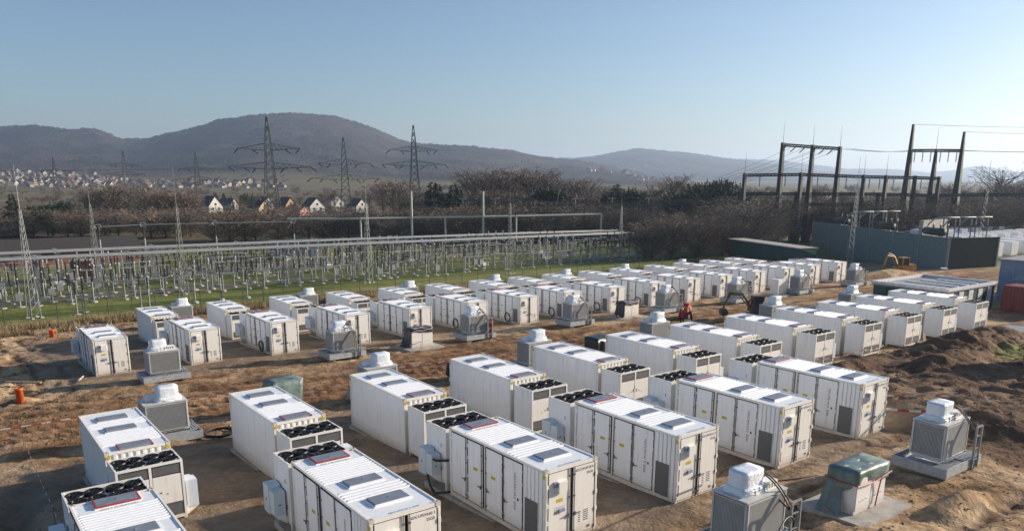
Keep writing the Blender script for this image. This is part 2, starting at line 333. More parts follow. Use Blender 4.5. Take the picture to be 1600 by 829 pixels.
def ground_material():
    m = bpy.data.materials.new('ground'); m.use_nodes = True; n = m.node_tree; b = n.nodes['Principled BSDF']; L = n.links.new
    def N(t, **k):
        o = n.nodes.new(t)
        for a, v in k.items(): setattr(o, a, v)
        return o
    tc = N('ShaderNodeTexCoord')
    def noise(sc, det=6, dist=0.0, vec=None):
        o = N('ShaderNodeTexNoise'); o.inputs['Scale'].default_value = sc; o.inputs['Detail'].default_value = det; o.inputs['Distortion'].default_value = dist
        L(vec if vec is not None else tc.outputs['Object'], o.inputs['Vector']); return o.outputs['Fac']
    def ramp(fac, *st):
        o = N('ShaderNodeValToRGB'); e = o.color_ramp.elements
        while len(e) < len(st): e.new(.5)
        for k, (p, c) in enumerate(st): e[k].position = p; e[k].color = (*c, 1)
        L(fac, o.inputs[0]); return o.outputs[0]
    def mix(fac, a, c):
        o = N('ShaderNodeMix', data_type='RGBA'); L(fac, o.inputs[0]); L(a, o.inputs[6]); L(c, o.inputs[7]); return o.outputs[2]
    def attr(nm):
        o = N('ShaderNodeAttribute'); o.attribute_name = nm; return o.outputs['Fac']
    soil = ramp(noise(.33, 8, .6), (.28, (.15, .085, .042)), (.41, (.28, .175, .092)), (.53, (.44, .305, .18)), (.68, (.57, .43, .275)))
    fine = ramp(noise(3.2, 8), (.33, (.52, .49, .45)), (.66, (1.18, 1.15, 1.12)))
    mm = N('ShaderNodeMix', data_type='RGBA', blend_type='MULTIPLY'); mm.inputs[0].default_value = .8; L(soil, mm.inputs[6]); L(fine, mm.inputs[7]); soil = mm.outputs[2]
    red = ramp(noise(1.2, 6), (.3, (.15, .075, .036)), (.7, (.31, .178, .095)))
    soil = mix(attr('track'), soil, red)
    rut_brown = ramp(noise(2.6, 6), (.3, (.060, .031, .016)), (.7, (.13, .072, .040)))
    soil = mix(attr('rut_tone'), soil, rut_brown)
    pad = ramp(noise(.8, 8), (.3, (.15, .112, .078)), (.7, (.28, .215, .155)))
    soil = mix(attr('pad'), soil, pad)
    dark = ramp(noise(1.1, 7), (.3, (.075, .042, .025)), (.7, (.17, .10, .06)))
    soil = mix(attr('dark'), soil, dark)
    mp = N('ShaderNodeMapping'); mp.inputs['Scale'].default_value = (.03, .16, 1); L(tc.outputs['Object'], mp.inputs[0])
    gr = ramp(noise(1.0, 7, .4, mp.outputs[0]), (.3, (.10, .125, .03)), (.5, (.175, .20, .055)), (.7, (.27, .25, .10)))
    grf = ramp(noise(.9, 8), (.3, (.6, .6, .55)), (.7, (1.15, 1.12, 1.05)))
    m3 = N('ShaderNodeMix', data_type='RGBA', blend_type='MULTIPLY'); m3.inputs[0].default_value = .85; L(gr, m3.inputs[6]); L(grf, m3.inputs[7]); gr = m3.outputs[2]
    gravel = ramp(noise(2.0, 5), (.35, (.16, .145, .125)), (.65, (.27, .25, .22)))
    gr = mix(attr('path'), gr, gravel)
    straw = ramp(noise(.8, 8), (.3, (.15, .11, .05)), (.7, (.33, .255, .13)))
    gr = mix(attr('straw'), gr, straw)
    far = ramp(noise(.012, 6, .5), (.35, (.10, .10, .035)), (.5, (.13, .095, .055)), (.65, (.19, .16, .09)))
    gr = mix(attr('far'), gr, far)
    col = mix(attr('soil'), gr, soil)
    L(col, b.inputs['Base Color']); b.inputs['Roughness'].default_value = .95; b.inputs['Specular IOR Level'].default_value = .15
    h1 = noise(2.2, 9, .3); h2 = noise(9.0, 6)
    ad = N('ShaderNodeMath', operation='MULTIPLY_ADD'); L(h2, ad.inputs[0]); ad.inputs[1].default_value = .35; L(h1, ad.inputs[2])
    bp = N('ShaderNodeBump'); bp.inputs['Strength'].default_value = .7; bp.inputs['Distance'].default_value = .16; L(ad.outputs[0], bp.inputs['Height'])
    L(bp.outputs[0], b.inputs['Normal'])
    return m
def lines(dense0, dense1, step, mid, lo, hi):
    a = [lo]; v = dense0-mid
    left = []; g = step
    p = dense0
    while p > lo:
        g *= 1.22; p -= g; left.append(max(p, lo))
    right = []; g = step; p = dense1
    while p < hi:
        g *= 1.22; p += g; right.append(min(p, hi))
    return np.array(left[::-1]+list(np.arange(dense0, dense1+1e-6, step))+right)
gx = lines(-8, 76, .2, 0, -9500, 9500); gy = lines(8, 97, .2, 0, -400, 9500)
X, Y = np.meshgrid(gx, gy)
Zb = base_z(X, Y)
near = (X > -80) & (X < 260) & (Y > -40) & (Y < 260)
Zr = np.where(near, relief(np.where(near, X, 0), np.where(near, Y, 0)), 0)
Zg = Zb+Zr
gme = bpy.data.meshes.new('ground')
nx, ny = len(gx), len(gy)
idx = np.arange(nx*ny).reshape(ny, nx)
fq = np.stack([idx[:-1, :-1], idx[:-1, 1:], idx[1:, 1:], idx[1:, :-1]], -1).reshape(-1, 4)
gme.vertices.add(nx*ny); gme.vertices.foreach_set('co', np.stack([X, Y, Zg], -1).astype('f4').ravel())
gme.loops.add(fq.size); gme.loops.foreach_set('vertex_index', fq.ravel().astype('i4'))
gme.polygons.add(len(fq)); gme.polygons.foreach_set('loop_start', np.arange(0, fq.size, 4, dtype='i4')); gme.polygons.foreach_set('loop_total', np.full(len(fq), 4, dtype='i4'))
gme.polygons.foreach_set('use_smooth', np.ones(len(fq), dtype=bool))
gme.update(calc_edges=True)
def fattr(nm, a):
    at = gme.attributes.new(nm, 'FLOAT', 'POINT'); at.data.foreach_set('value', np.clip(a, 0, 1).astype('f4').ravel())
fattr('soil', soil_mask(X, Y)*(1-.9*sm(.15, .5, mound(X, Y, 59.5, 19.4, 7, 2.6, 1.0, -.2, .5, .5))))
fattr('track', lane(Y, X)*(.35+.65*sm(-.1, .25, fbm(X*.12, Y*.3, 3)))*sm(-14, -5, X))
_q = Y+.035*X+.5*fbm(X*.05, Y*.02, 2)
_d = sum(np.exp(-((_q-c0)/.32)**2) for c0 in (45.8, 47.7, 49.9, 51.8, 54.2))*lane(Y, X)*sm(-14, -6, X)
_d = np.maximum(_d, .85*tracks(X, Y))
fattr('rut_tone', _d*(.7+1.0*(fbm(X*1.1, Y*1.1, 3)+.2)))  # mask for a darker brown along lane ruts and wheel tracks
fattr('pad', np.maximum(sm(16.0, 18.5, Y)*(1-sm(40.5, 43, Y))*(1-sm(39, 42, X)), sm(58.5, 61, Y)*(1-sm(84, 87, Y))*sm(4, 7, X))*(.75+.6*fbm(X*.4, Y*.4, 3)))
fattr('dark', np.maximum(sm(39.5, 42, X+.55*(20-Y))*(1-sm(26.5, 30, Y))*(1-.55*sm(60, 72, X)), sm(88, 90, Y)*(1-sm(95, 97, Y))*sm(28, 32, X)*.8)*(.85+.7*fbm(X*.35, Y*.35, 4)))
fattr('straw', sm(93, 95, Y)*(1-sm(99, 103, Y+.05*X))*(1-sm(60, 90, X)*.7)*(.8+.8*fbm(X*.3, Y*.3, 3)))
fattr('path', np.maximum(np.exp(-((Y-124+.05*X)/1.6)**2), np.exp(-((Y-147+.05*X)/2.4)**2))*(1-sm(130, 140, X))*.9)
fattr('far', np.maximum(sm(175, 215, Y), sm(140, 170, X))*1.0)
gme.materials.append(ground_material())
tag(ob('ground', gme), 'brown dug-over building yard running into green grass and far fields', None, kind='structure')

# ------------------------------------------------------------------ battery containers
CL, CW, CH = 6.058, 2.438, 2.896
HX, HY = CW/2, CL/2
def roof_mesh():
    """pressed sheet with transverse ribs between the three hatch zones; the ribs stop short of the side rails"""
    prof = [(-HY+.12, 0.0)]
    def ribs(y0, y1, n):
        p = (y1-y0)/n
        for k in range(n):
            a = y0+k*p; prof.extend([(a+p*.08, 0.0), (a+p*.26, .034), (a+p*.62, .034), (a+p*.80, 0.0)])
    ribs(-1.36, -.50, 4); ribs(.40, 2.12, 9)
    prof.append((HY-.12, 0.0)); prof.sort()
    b = MB(); n = len(prof); zt = CH-.045
    xs = [-HX+.06, -HX+.15, HX-.15, HX-.06]
    vs = []
    for x in xs:
        for (y, z) in prof: vs.append((x, y, zt+(z if abs(x) < HX-.1 else 0.0)))
    fs = [(i*n+k, (i+1)*n+k, (i+1)*n+k+1, i*n+k+1) for i in range(3) for k in range(n-1)]
    b.add(vs, fs)
    return b.mesh('roof', 'roofw')
def corr_wall(length, z0, z1, pitch, depth, axis, sign, at, mname, nm):
    """vertical corrugation along a wall; outer faces proud by depth"""
    b = MB(); n = int(length/pitch); p = length/n; pts = []
    for k in range(n):
        a = -length/2+k*p; pts += [(a, 0.0), (a+p*.36, 0.0), (a+p*.5, -depth), (a+p*.86, -depth)]
    pts.append((length/2, 0.0)); vs = []
    for (t, d) in pts:
        o = at+sign*d
        for z in (z0, z1): vs.append((o, t, z) if axis == 'x' else (t, o, z))
    b.add(vs, [(2*k, 2*k+2, 2*k+3, 2*k+1) for k in range(len(pts)-1)])
    return b.mesh(nm, mname)
def ring(b, axis, c, a0, a1, z0, z1, wdt, d, mi=0):
    """rectangular frame of four strips lying in a wall plane at c (thickness d outwards)"""
    for (p0, p1, q0, q1) in ((a0, a1, z0, z0+wdt), (a0, a1, z1-wdt, z1), (a0, a0+wdt, z0+wdt, z1-wdt), (a1-wdt, a1, z0+wdt, z1-wdt)):
        if axis == 'x': b.box(min(c, c+d), max(c, c+d), p0, p1, q0, q1, mi)
        else: b.box(p0, p1, min(c, c+d), max(c, c+d), q0, q1, mi)
def container_proto():
    P = []; Z3 = (0, 0, 0)
    b = MB(); r = .15
    for x in (-1, 1):
        for y in (-1, 1): b.box(*sorted((x*HX-x*.01, x*(HX-.13))), *sorted((y*HY-y*.01, y*(HY-.13))), .118, CH-.118)
    for x in (-1, 1):
        b.box(*sorted((x*(HX-.012), x*(HX-.09))), -HY+.162, HY-.162, .02, .19)
        b.box(*sorted((x*(HX-.012), x*(HX-.075))), -HY+.162, HY-.162, CH-.09, CH-.012)
    for y in (-1, 1):
        b.box(-HX+.162, HX-.162, *sorted((y*(HY-.012), y*(HY-.10))), .02, .17)
        b.box(-HX+.162, HX-.162, *sorted((y*(HY-.012), y*(HY-.09))), CH-.13, CH-.012)
    b.box(-HX+.1, HX-.1, -HY+.11, HY-.11, .06, .12)
    P.append(('frame', b.mesh('frame', 'white2'), Z3, 0))
    b = MB(); b.cbox((0, 0, 0), (.178, .162, .118)); cm = b.mesh('corner_casting', 'white2')
    b = MB(); b.lathe([(.035, 0), (.035, .004)], n=8); hole = b.mesh('casting_hole', 'gasket')
    for x in (-1, 1):
        for y in (-1, 1):
            P.append(('corner_casting', cm, (x*(HX-.089), y*(HY-.081), .059), 0))
            P.append(('corner_casting', cm, (x*(HX-.089), y*(HY-.081), CH-.059), 0, [('casting_hole', hole, (0, 0, .058), 0)]))
    P.append(('roof', roof_mesh(), Z3, 0))
    # hatches
    for k, (y0, y1) in enumerate(((-2.15, -1.50), (-.35, .27), (2.30, 2.95))):
        b = MB(); b.box(-.62, .70, y0-.05, y1+.05, CH-.05, CH-.012); fr = b.mesh('hatch_base', 'roofw')
        b = MB(); yc = (y0+y1)/2
        b.prism([(y0, CH+.0), (y1, CH+.0), (y1-.02, CH+.042), (y0+.02, CH+.042)], 'x', -.55, .63); lid = b.mesh('hatch_lid', 'hatch')
        b = MB()
        if k == 2:
            ring(b, 'z' if 0 else 'y', 0, 0, 0, 0, 0, 0, 0) if 0 else None
            b.box(-.60, .68, y0-.035, y0-.004, CH-.010, CH+.045); b.box(-.60, -.556, y0-.002, y1+.03, CH-.010, CH+.045); b.box(.634, .68, y0-.002, y1+.03, CH-.010, CH+.045)
            rm = b.mesh('hatch_rim', 'red')
        else:
            b.box(-.58, .66, y0-.03, y0-.004, CH-.010, CH+.03); rm = b.mesh('hatch_rim', 'white')
        b = MB(); b.lathe([(.03, 0), (.03, .02), (.0, .03)], c=(.04, yc, CH+.042), n=8); vt = b.mesh('vent_cap', 'galv')
        P.append(('roof_hatch', lid, Z3, 0, [('hatch_base', fr, Z3, 0), ('hatch_rim', rm, Z3, 0), ('vent_cap', vt, Z3, 0)]))
    # plain long wall (+X)
    P.append(('side_wall', corr_wall(CL-.3, .19, CH-.09, .275, .018, 'x', 1, HX-.02, 'white', 'side_wall'), Z3, 0))
    # service side (-X): inner sheet, four doors, louvre panel
    b = MB(); b.box(-HX+.05, -HX+.07, -HY+.14, HY-.14, .19, CH-.09); P.append(('door_backing', b.mesh('door_backing', 'white2'), Z3, 0))
    ys = [2.86, 1.70, .60, -.56, -1.76]
    for k in range(4):
        y1, y0 = ys[k]-.03, ys[k+1]+.03
        if k == 1: y0 += .04
        if k == 2: y1 -= .04
        b = MB(); b.box(-HX-.006, -HX+.04, y0+.022, y1-.022, .255, CH-.155); dm = b.mesh('side_door', 'white')
        g_ = MB(); ring(g_, 'x', -HX+.045, y0, y1, .233, CH-.133, .022, -.045)
        ch = [('door_gasket', g_.mesh('door_gasket', 'gasket'), Z3, 0)]
        side = 1 if k in (2, 3) else -1          # lock rod at the inner edge
        yr = (y1-.075) if side > 0 else (y0+.075)
        t = MB(); t.tube((-HX-.032, yr, .20), (-HX-.032, yr, CH-.12), .016, n=6)
        for z in (.42, 1.1, 1.75, 2.35): t.cbox((-HX-.022, yr, z), (.035, .07, .05))
        ch.append(('lock_rod', t.mesh('lock_rod', 'rod'), Z3, 0))
        h = MB(); h.cbox((-HX-.045, yr-side*.13, 1.05), (.02, .26, .03)); h.cbox((-HX-.04, yr-side*.06, 1.05), (.03, .05, .14)); ch.append(('door_handle', h.mesh('door_handle', 'rod'), Z3, 0))
        h = MB(); ye = y0 if side > 0 else y1
        h.tube((-HX-.004, ye, .26), (-HX-.004, ye, CH-.17), .012, n=5)
        for z in (.5, 1.25, 2.0, 2.5): h.cbox((-HX-.010, ye, z), (.03, .06, .12))
        ch.append(('hinge', h.mesh('hinge', 'white'), Z3, 0))
        if k in (1, 2):
            h = MB(); h.box(-HX-.010, -HX-.007, (y0+y1)/2-.14, (y0+y1)/2+.14, 1.62, 1.74); ch.append(('warning_sticker', h.mesh('warning_sticker', 'yellow'), Z3, 0))
        if k == 3:
            h = MB(); h.cbox((-HX-.012, y0+.22, 1.35), (.02, .07, .09)); ch.append(('latch', h.mesh('latch', 'gasket'), Z3, 0))
        P.append(('side_door', dm, Z3, 0, ch))
    b = MB()
    for k in range(5): b.prism([(-2.86+k*.21, 0), (-2.80+k*.21, .012), (-2.72+k*.21, .012), (-2.67+k*.21, 0)], 'z', 0, 1) if 0 else b.box(-HX+.005, -HX+.045, -2.86+k*.215, -2.86+k*.215+.175, .20, CH-.10)
    P.append(('end_panel', b.mesh('end_panel', 'white'), Z3, 0))
    b = MB(); ring(b, 'x', -HX+.002, -2.62, -1.92, .24, 1.60, .03, -.02); gf = b.mesh('grille_frame', 'rod')
    b = MB(); b.box(-HX-.012, -HX+.0, -2.588, -1.952, .272, 1.568)
    for k in range(14): b.box(-HX-.020, -HX-.0125, -2.58, -1.96, .30+k*.092, .345+k*.092)
    P.append(('vent_grille', b.mesh('vent_grille', 'grille'), Z3, 0, [('grille_frame', gf, Z3, 0)]))
    # container end doors (-Y)
    yd = -HY+.03
    for k, (x0, x1) in enumerate(((-HX+.14, -.035), (.035, HX-.14))):
        b = MB(); b.box(x0+.022, x1-.022, yd-.03, yd+.02, .20, CH-.155); dm = b.mesh('end_door', 'white2')
        g_ = MB(); ring(g_, 'y', yd+.02, x0, x1, .178, CH-.133, .022, -.035); ch = [('door_gasket', g_.mesh('door_gasket', 'gasket'), Z3, 0)]
        xr = x1-.07 if k == 0 else x0+.07; sgn = 1 if k == 0 else -1
        t = MB(); t.tube((xr, yd-.055, .14), (xr, yd-.055, CH-.10), .017, n=6)
        for z in (.35, 1.0, 1.7, 2.5): t.cbox((xr, yd-.045, z), (.08, .04, .06))
        ch.append(('lock_rod', t.mesh('lock_rod', 'rod'), Z3, 0))
        h = MB(); h.cbox((xr-sgn*.14, yd-.07, 1.02), (.3, .02, .035)); h.cbox((xr-sgn*.05, yd-.06, 1.02), (.06, .05, .13)); ch.append(('door_handle', h.mesh('door_handle', 'rod'), Z3, 0))
        h = MB(); xe = -HX+.07 if k == 0 else HX-.07
        h.tube((xe, yd-.04, .22), (xe, yd-.04, CH-.17), .014, n=5)
        for z in (.3, .95, 1.6, 2.3): h.cbox((xe, yd-.04, z), (.10, .05, .14))
        ch.append(('hinge', h.mesh('hinge', 'white2'), Z3, 0))
        h = MB(); h.box(*sorted((xe+(.085 if k == 0 else -.085), xe+(.055 if k == 0 else -.055))), yd-.028, yd-.02, .22, CH-.17); ch.append(('edge_seal', h.mesh('edge_seal', 'gasket'), Z3, 0))
        if k == 0:
            h = MB(); h.box(-.70, -.32, yd-.17, yd-.031, 2.02, 2.40); h.box(-.86, -.70, yd-.10, yd-.031, 2.22, 2.42, 1); ch.append(('control_box', h.mesh('control_box', ['white2', 'bluegrey']), Z3, 0))
            h = MB(); h.box(-.72, -.42, yd-.034, yd-.031, 1.62, 1.75); ch.append(('warning_sticker', h.mesh('warning_sticker', 'yellow'), Z3, 0))
            h = MB(); h.box(-.80, -.32, yd-.034, yd-.031, 1.22, 1.46); h.box(-.62, -.36, yd-.10, yd-.035, 1.25, 1.36, 1); ch.append(('notice_board', h.mesh('notice_board', ['sticker', 'bluegrey']), Z3, 0))
        else:
            h = MB()
            for r_ in range(6):
                h.box(.32, .42, yd-.034, yd-.031, .62+r_*.075, .65+r_*.075); h.box(.56, .80, yd-.034, yd-.031, .62+r_*.075, .65+r_*.075)
            ch.append(('weight_print', h.mesh('weight_print', 'text'), Z3, 0))
            h = MB(); h.box(.74, .90, yd-.034, yd-.031, .30, .40); ch.append(('data_plate', h.mesh('data_plate', 'rod'), Z3, 0))
        P.append(('end_door', dm, Z3, 0, ch))
    # chiller-side end wall
    P.append(('end_wall', corr_wall(CW-.3, .17, CH-.13, .25, .03, 'y', 1, HY-.03, 'white2', 'end_wall'), Z3, 0))
    b = MB()
    for x in (-1, 1): b.box(*sorted((x*(HX-.19), x*(HX-.03))), HY-.008, HY+.003, CH-.29, CH-.15)
    for x in (-1, 1): b.box(*sorted((x*(HX-.008), x*(HX+.003))), -HY+.02, -HY+.14, CH-.32, CH-.16)
    P.append(('height_sticker', b.mesh('height_sticker', 'yellow'), Z3, 0))
    return P
CONT = container_proto()
RX = Matrix.Rotation(R(90), 4, 'X')
def lettering(parent, code):
    a = text_mesh(code, .135); c = text_mesh('25G0', .135); d = text_mesh(code+' 25G0', .115); e = text_mesh(code+'  25G0', .15)
    a2 = text_on(a, RX, (.56, -HY-.003+.0, 2.60)); b2 = text_on(c, RX, (.84, -HY-.003, 2.42))
    ob('container_number', a2, parent); ob('size_code', b2, parent)
    rt = text_on(d, Matrix.Identity(4), (.05, -2.80, CH-.043)); ob('roof_number', rt, parent)
    r2 = text_on(d, Matrix.Rotation(R(180), 4, 'Z'), (.04, 2.19, CH-.043)); ob('roof_number', r2, parent)
    v = text_on(e, Matrix.Rotation(R(-90), 4, 'X') @ Matrix.Identity(4), (0, 0, 0)) if 0 else None
    # number read downwards on the last side door
    rot = Matrix.Rotation(R(-90), 4, 'Z') @ Matrix.Rotation(R(90), 4, 'X') @ Matrix.Rotation(R(-90), 4, 'Z')
    ob('side_number', text_on(e, rot, (-HX-.009, -1.32, 1.62)), parent)

def chiller_proto():
    """stands behind the container: origin at its base centre, outer doors at +Y"""
    P = []; Z3 = (0, 0, 0); W_, D_, H0, H1 = 1.20, .76, .34, 2.70
    b = MB()
    for x in (-1, 1):
        for y in (-1, 1): b.box(*sorted((x*W_, x*(W_-.09))), *sorted((y*D_, y*(D_-.09))), H0, H1-.09)
    for x in (-1, 1): b.box(*sorted((x*W_, x*(W_-.07))), -D_+.07, D_-.07, H1-.09, H1); b.box(*sorted((x*W_, x*(W_-.07))), -D_+.09, D_-.09, H0, H0+.10)
    for y in (-1, 1): b.box(-W_, W_, *sorted((y*D_, y*(D_-.07))), H1-.089, H1+.001); b.box(-W_+.09, W_-.09, *sorted((y*(D_-.003), y*(D_-.06))), H0, H0+.12)
    b.box(-.05, .05, D_-.06, D_-.005, H0+.12, H1-.09)
    P.append(('frame', b.mesh('frame', 'white2'), Z3, 0))
    b = MB()
    b.box(-W_+.008, -W_+.03, -D_+.09, D_-.09, H0+.1, H1-.09); b.box(W_-.03, W_-.008, -D_+.09, D_-.09, H0+.1, H1-.09); b.box(-W_+.09, W_-.09, -D_+.01, -D_+.03, H0+.1, H1-.09)
    P.append(('casing', b.mesh('casing', 'white'), Z3, 0))
    b = MB(); b.box(-W_+.07, W_-.07, -D_+.07, D_-.07, H1-.14, H1-.10); P.append(('fan_deck', b.mesh('fan_deck', 'deck'), Z3, 0))
    b = MB(); n = 20; r0, r1 = .275, .235
    b.lathe([(.30, 0), (.285, .10), (.255, .115), (.24, .05), (.24, .0)], n=n)
    fan = b.mesh('fan', 'fan', True)
    b = MB(); b.lathe([(.085, 0), (.085, .07), (.05, .085), (.0, .086)], n=10)
    for k in range(7):
        a = 2*math.pi*k/7; c, s = math.cos(a), math.sin(a); c2, s2 = math.cos(a+.55), math.sin(a+.55)
        b.add([(.08*c, .08*s, .015), (.235*c, .235*s, .01), (.235*c2, .235*s2, .055), (.08*c2, .08*s2, .06)], [(0, 1, 2, 3)])
    bl = b.mesh('fan_blades', 'fan')
    b = MB()
    for k in range(4):
        a = math.pi*k/4; b.tube((-.27*math.cos(a), -.27*math.sin(a), .105+.002*k), (.27*math.cos(a), .27*math.sin(a), .105+.002*k), .009, n=4)
    for rr in (.12, .20):
        p = [(rr*math.cos(t*math.pi/8), rr*math.sin(t*math.pi/8), .10) for t in range(17)]; b.path(p, .007, 4)
    gd = b.mesh('fan_guard', 'fan')
    for x in (-.83, -.275, .275, .83):
        for y in (-.33, .33):
            P.append(('fan', fan, (x+(.04 if x > 0 else -.04), y, H1-.10), 0, [('fan_blades', bl, (0, 0, 0), x*3), ('fan_guard', gd, (0, 0, .005), y)]))
    for s in (-1, 1):
        x0, x1 = sorted((s*.06, s*(W_-.10)))
        b = MB(); b.box(x0+.01, x1-.01, D_-.05, D_-.012, 1.02, 2.16); dm = b.mesh('door', 'white2')
        h = MB(); h.cbox((s*.12, D_-.004, 1.55), (.035, .02, .16)); h2 = MB(); h2.cbox((s*.32, D_-.006, 1.5), (.07, .012, .05)); h3 = MB(); h3.cbox((s*.55, D_-.006, 1.42), (.05, .012, .04))
        P.append(('door', dm, Z3, 0, [('door_lock', h.mesh('door_lock', 'rod'), Z3, 0), ('data_plate', h2.mesh('data_plate', 'rod'), Z3, 0), ('latch', h3.mesh('latch', 'rod'), Z3, 0)]))
        for z0, z1 in ((2.19, 2.56), (.50, .99)):
            b = MB(); b.box(x0+.03, x1-.03, D_-.05, D_-.028, z0+.02, z1-.02)
            for k in range(int((z1-z0)/.06)): b.box(x0+.03, x1-.03, D_-.0275, D_-.014, z0+.03+k*.06, z0+.062+k*.06)
            P.append(('louvre_grille', b.mesh('louvre_grille', 'grille'), Z3, 0))
    h = MB(); h.box(.02, .05, D_-.003, D_+.002, 1.62, 1.86); P.append(('warning_sticker', h.mesh('warning_sticker', 'yellow'), Z3, 0))
    for x in (-1, 1):
        for y in (-1, 1):
            b = MB(); b.box(*sorted((x*(W_-.01), x*(W_-.13))), *sorted((y*(D_-.01), y*(D_-.13))), .0, H0); P.append(('leg', b.mesh('leg', 'white2'), Z3, 0))
    b = MB(); b.box(-W_+.13, W_-.13, D_-.12, D_-.03, .05, .13); b.box(-.5, .5, -.3, .3, .10, H0, 1); P.append(('base_rail', b.mesh('base_rail', ['white2', 'gasket']), Z3, 0))
    h = MB()
    for z in (.9, 1.9):
        h.path([(-W_-.003, -.45, z), (-W_-.045, -.45, z+.01), (-W_-.045, -.45, z+.13), (-W_-.003, -.45, z+.14)], .012, 5)
    P.append(('grab_handle', h.mesh('grab_handle', 'gasket'), Z3, 0))
    # switch cabinet hung beside the chiller on its service side (-X)
    b = MB(); b.box(-W_-.50, -W_-.07, .06, .62, .62, 1.72); cm = b.mesh('switch_cabinet', 'cab')
    b = MB(); b.box(-W_-.48, -W_-.07, -.42, .05, .70, 1.60); c2 = b.mesh('switch_cabinet', 'cab')
    g_ = MB(); g_.prism([(-W_-.02, .30), (-W_-.46, .66), (-W_-.46, .70), (-W_-.02, .70)], 'y', -.40, -.36); g_.prism([(-W_-.02, .30), (-W_-.46, .58), (-W_-.46, .62), (-W_-.02, .62)], 'y', .54, .58); g_.box(-W_-.07, -W_-.012, -.40, .58, .60, .68)
    h = MB(); h.cbox((-W_-.28, -.425, 1.10), (.10, .01, .035)); h.cbox((-W_-.505, .34, 1.16), (.01, .035, .12))
    P.append(('switch_cabinet', cm, Z3, 0, [('cabinet_bracket', g_.mesh('cabinet_bracket', 'white2'), Z3, 0), ('cabinet_handle', h.mesh('cabinet_handle', 'gasket'), Z3, 0)]))
    P.append(('switch_cabinet', c2, Z3, 0))
    return P
CHIL = chiller_proto()
fm = MB(); fm.box(-HX-.10, -HX+.35, -HY-.12, HY+.15, -.55, -.02); fm.box(HX-.35, HX+.10, -HY-.12, HY+.15, -.55, -.02)
FOUND = fm.mesh('foundation', 'concrete')
fm = MB(); fm.box(-1.3, -.7, -.9, .9, -.5, -.02); fm.box(.7, 1.3, -.9, .9, -.5, -.02); FOUND2 = fm.mesh('foundation', 'concrete')
ORD = ['first', 'second', 'third', 'fourth', 'fifth', 'sixth', 'seventh', 'eighth', 'ninth', 'tenth', 'eleventh', 'twelfth', 'thirteenth', 'fourteenth', 'fifteenth', 'sixteenth']
ROWW = {'yard': 'row along yard edge', 'plain': 'plain-walled row before the track', 'track': 'door row across the track', 'fence': 'row by substation fence'}
UR = random.Random(99)
def unit(x, y, flip, row, k, code=None, far=False):
    z = bz(y)+.03; rz = (math.pi if flip else 0.0)+UR.uniform(-.008, .008); x += UR.uniform(-.04, .04)
    o = thing('battery_container', 'white battery container, %s from orange-pipe end, %s' % (ORD[k], ROWW[row]), 'container', (x, y, z), rz, 'battery containers '+ROWW[row])
    place(CONT, o)
    if code: lettering(o, code)
    d = HY+.30+.76
    cz = z-(0.02)
    ch = thing('chiller', 'white eight-fan chiller of %s container from orange-pipe end, %s' % (ORD[k], ROWW[row]), 'chiller', (x+(0), y+(-d if flip else d), cz), rz, 'fan-topped chillers '+ROWW[row])
    place(CHIL, ch)
    f = ob('foundation', FOUND, None, (x, y, z), rz); f['kind'] = 'structure'
    f = ob('foundation', FOUND2, None, (x, y+(-d if flip else d), cz), rz); f['kind'] = 'structure'
for k, (x, y, code) in enumerate([(3.66, 22.6, 'NDCU924162 4'), (10.48, 22.1, 'NDCU924160 3'), (17.04, 22.05, 'NDCU924158 8'), (23.44, 21.75, 'NDCU924161 9'), (29.97, 21.6, 'NDCU924157 2'), (36.5, 21.55, 'NDCU924163 0')]):
    unit(x, y, False, 'yard', k, code)
for k, (x, y) in enumerate([(5.71, 35.25), (12.32, 35.02), (18.71, 34.85), (25.09, 34.75), (31.3, 34.58), (37.57, 34.47), (43.74, 34.33), (49.97, 34.18), (56.1, 34.0), (61.9, 33.8), (67.7, 33.66), (73.4, 33.53)]):
    unit(x, y, True, 'plain', k)
BX = [10.22, 16.9, 23.2, 29.6, 35.8, 42.05, 48.2, 53.9, 60.25, 66.6, 72.7, 78.6, 85.3, 91.4, 97.3, 103.8]
def bfy(x): return float(np.interp(x, [10, 23, 36, 60, 104], [66.7, 65.5, 64.4, 63.4, 62.6]))
for k, x in enumerate(BX): unit(x, bfy(x), False, 'track', k)
BRX = [16.9, 23.5, 29.9, 36.0, 42.0, 47.7, 53.7, 59.4, 64.8, 70.8, 76.4, 83.0, 89.0, 94.8, 100.5]
for k, x in enumerate(BRX): unit(x, float(np.interp(x, [16.9, 30, 48, 77, 100], [79.0, 78.2, 75.6, 74.2, 73.6])), True, 'fence', k)

